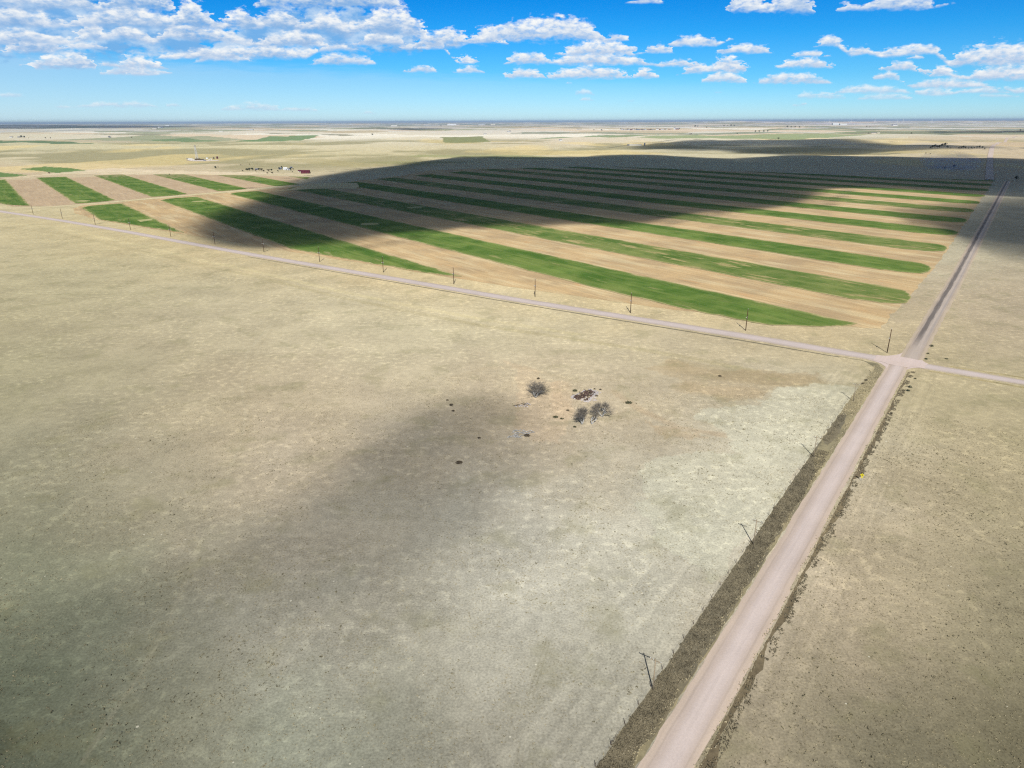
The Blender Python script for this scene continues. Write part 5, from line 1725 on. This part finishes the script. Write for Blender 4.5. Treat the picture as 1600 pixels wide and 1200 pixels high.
# wind turbines on the right horizon
WTX = [(1296, 'wind turbine at the left end of the faint row on the right horizon'), (1330, 'wind turbine second from the left on the right horizon'), (1367, 'wind turbine third from the left on the right horizon'),
       (1402, 'wind turbine fourth from the left on the right horizon'), (1411, 'wind turbine fifth from the left on the right horizon'), (1456, 'wind turbine at the right end of the faint row on the right horizon')]
wt0 = None
for i, (x, lb) in enumerate(WTX):
    az_, _ = azel(x, 190)
    D_ = 23000 + 900 * math.sin(i * 2.3)
    wx_, wy_ = D_ * math.sin(math.radians(az_)), D_ * math.cos(math.radians(az_))
    if wt0 is None:
        wt0 = empty('wind_turbine', (0, 0, 0))
        b = MB(); b.tube([(0, 0, -5), (0, 0, 100)], [4.5, 2.8], 10); b.build('tower', M_WHITE, wt0, True)
        b = MB(); b.box((0, 2, 102), (4.5, 12, 4.5)); b.build('nacelle', M_WHITE, wt0)
        for k in range(3):
            a = math.radians(90 + 120 * k)
            b = MB(); b.tube([(0, -5, 102), (math.cos(a) * 20, -5, 102 + math.sin(a) * 20), (math.cos(a) * 58, -5, 102 + math.sin(a) * 58)], [1.8, 2.2, 0.6], 6); b.build('blade', M_WHITE, wt0, True)
        o = wt0
    else:
        o = copy_tree(wt0)
    o.location = (wx_, wy_, float(relief(np.array([wx_]), np.array([wy_]))[0]))
    tag(o, lb, 'wind turbine', 'wind turbines on the right horizon')


# ------------------------------------------------------------------ grass and weeds as real blades
def tufts(name, xy, hgt, wid, mat, label, blades=3, seed=1):
    rg = np.random.default_rng(seed)
    n = len(xy)
    V, Fc = [], []
    for k in range(blades):
        a = rg.uniform(0, 2 * np.pi, n)
        off = rg.normal(0, 0.35, (n, 2)) * wid[:, None]
        cx_, cy_ = xy[:, 0] + off[:, 0], xy[:, 1] + off[:, 1]
        dx_, dy_ = np.cos(a) * wid * 0.5, np.sin(a) * wid * 0.5
        lx, ly = rg.normal(0, 0.25, n) * hgt, rg.normal(0, 0.25, n) * hgt
        v = np.stack([np.stack([cx_ - dx_, cy_ - dy_, np.zeros(n)], -1), np.stack([cx_ + dx_, cy_ + dy_, np.zeros(n)], -1),
                      np.stack([cx_ + lx + dx_ * .5, cy_ + ly + dy_ * .5, hgt], -1), np.stack([cx_ + lx - dx_ * .6, cy_ + ly - dy_ * .6, hgt * 0.9], -1)], 1)
        V.append(v.reshape(-1, 3))
    V = np.concatenate(V)
    Fc = np.arange(len(V)).reshape(-1, 4)
    o = link_obj(name, mesh_np(name, V, Fc, mat))
    o['kind'] = 'stuff'
    o['label'] = label
    return o


def in_view(n, y0, y1, seed, dens_pow=1.0):
    """random points of the near plain inside a generous wedge of ground"""
    rg = np.random.default_rng(seed)
    a = rg.uniform(-46, 46, n)
    r = np.sqrt(rg.uniform(y0 ** 2, y1 ** 2, n))
    return np.stack([r * np.sin(np.radians(a)), r * np.cos(np.radians(a))], -1)


def off_road(p):
    X, Y = to_road(p)
    rd = ((X > -11) & (X < 9) & (Y < 5)) | ((X > -3) & (X < 12) & (Y >= 0)) | (np.abs(Y - np.interp(X, [-1170, -981, -811, -555, -380, -250, -90, 0, 60], [7, 11, 9, 1, 0, -1, 2.8, 3, 3.2])) < 8.5)
    return ~rd & ~((Y > 30) & (X < -8))


rg = np.random.default_rng(5)
p = in_view(90000, 85, 330, 6)
p = p[off_road(p)]
X_, Y_ = to_road(p)
clump = fbm(p[:, 0] / 9, p[:, 1] / 9, 3, 61) + 0.28 * (X_ > 9)
p = p[clump > rg.uniform(0.25, 0.75, len(p))]
M_TUFT = plain('dry_sod', alb((168, 156, 124)), 1.0, 0.3, 0.25)
M_TUFT2 = plain('dark_sage', alb((146, 137, 108)), 1.0, 0.35, 0.25)
n = len(p)
tufts('grass_tufts', p, rg.uniform(0.05, 0.17, n), rg.uniform(0.18, 0.45, n), M_TUFT, 'short dry grass tufts on the near prairie', 2, 7)
p = in_view(10000, 85, 300, 8)
p = p[off_road(p)]
X_, Y_ = to_road(p)
clump = fbm(p[:, 0] / 14, p[:, 1] / 14, 3, 67) + 0.12 * (X_ > 9)
p = p[clump > rg.uniform(0.48, 0.80, len(p))]
n = len(p)
tufts('sage_tufts', p, rg.uniform(0.10, 0.30, n), rg.uniform(0.2, 0.6, n), M_TUFT2, 'darker sage tufts scattered over the near prairie', 3, 9)
# ditch weeds
def band(n, x0, x1, y0, y1, seed):
    r2 = np.random.default_rng(seed)
    X, Y = r2.uniform(x0, x1, n), r2.uniform(y0, y1, n)
    X = X + (fbm(Y / 3.0, Y * 0 + 3, 3, 15) - 0.5) * 1.6
    return I0[None, :] + NA[None, :] * X[:, None] + EA[None, :] * Y[:, None]


M_WEED = plain('ditch_weed_blades', alb((140, 130, 106)), 1.0, 0.4, 0.3)
M_STRAW = plain('straw_blades', alb((196, 182, 146)), 1.0, 0.3, 0.3)
p = np.concatenate([band(13500, -10.9, -5.6, -330, -132, 1), band(600, -10.6, -8, -122, -90, 21)])
n = len(p)
tufts('ditch_weeds', p, rg.uniform(0.08, 0.32, n), rg.uniform(0.12, 0.4, n), M_WEED, 'dark dry weeds filling the ditch left of the south road', 2, 10)
p = band(5200, 6.4, 8.4, -330, -10, 2)
p = p[fbm(p[:, 0] / 4, p[:, 1] / 4, 3, 77) > 0.45]
n = len(p)
tufts('ditch_weeds', p, rg.uniform(0.1, 0.4, n), rg.uniform(0.12, 0.4, n), M_WEED, 'dark dry weeds along the right edge of the south road', 2, 11)
p = np.concatenate([band(1200, -6.0, -5.0, -330, -15, 3), band(900, 4.8, 6.0, -330, -10, 4), band(1400, -10.5, -5.6, -90, -10, 5)])
n = len(p)
tufts('straw_grass', p, rg.uniform(0.1, 0.4, n), rg.uniform(0.12, 0.35, n), M_STRAW, 'pale straw grass along both edges of the south road', 2, 12)
#@OBJ_END@
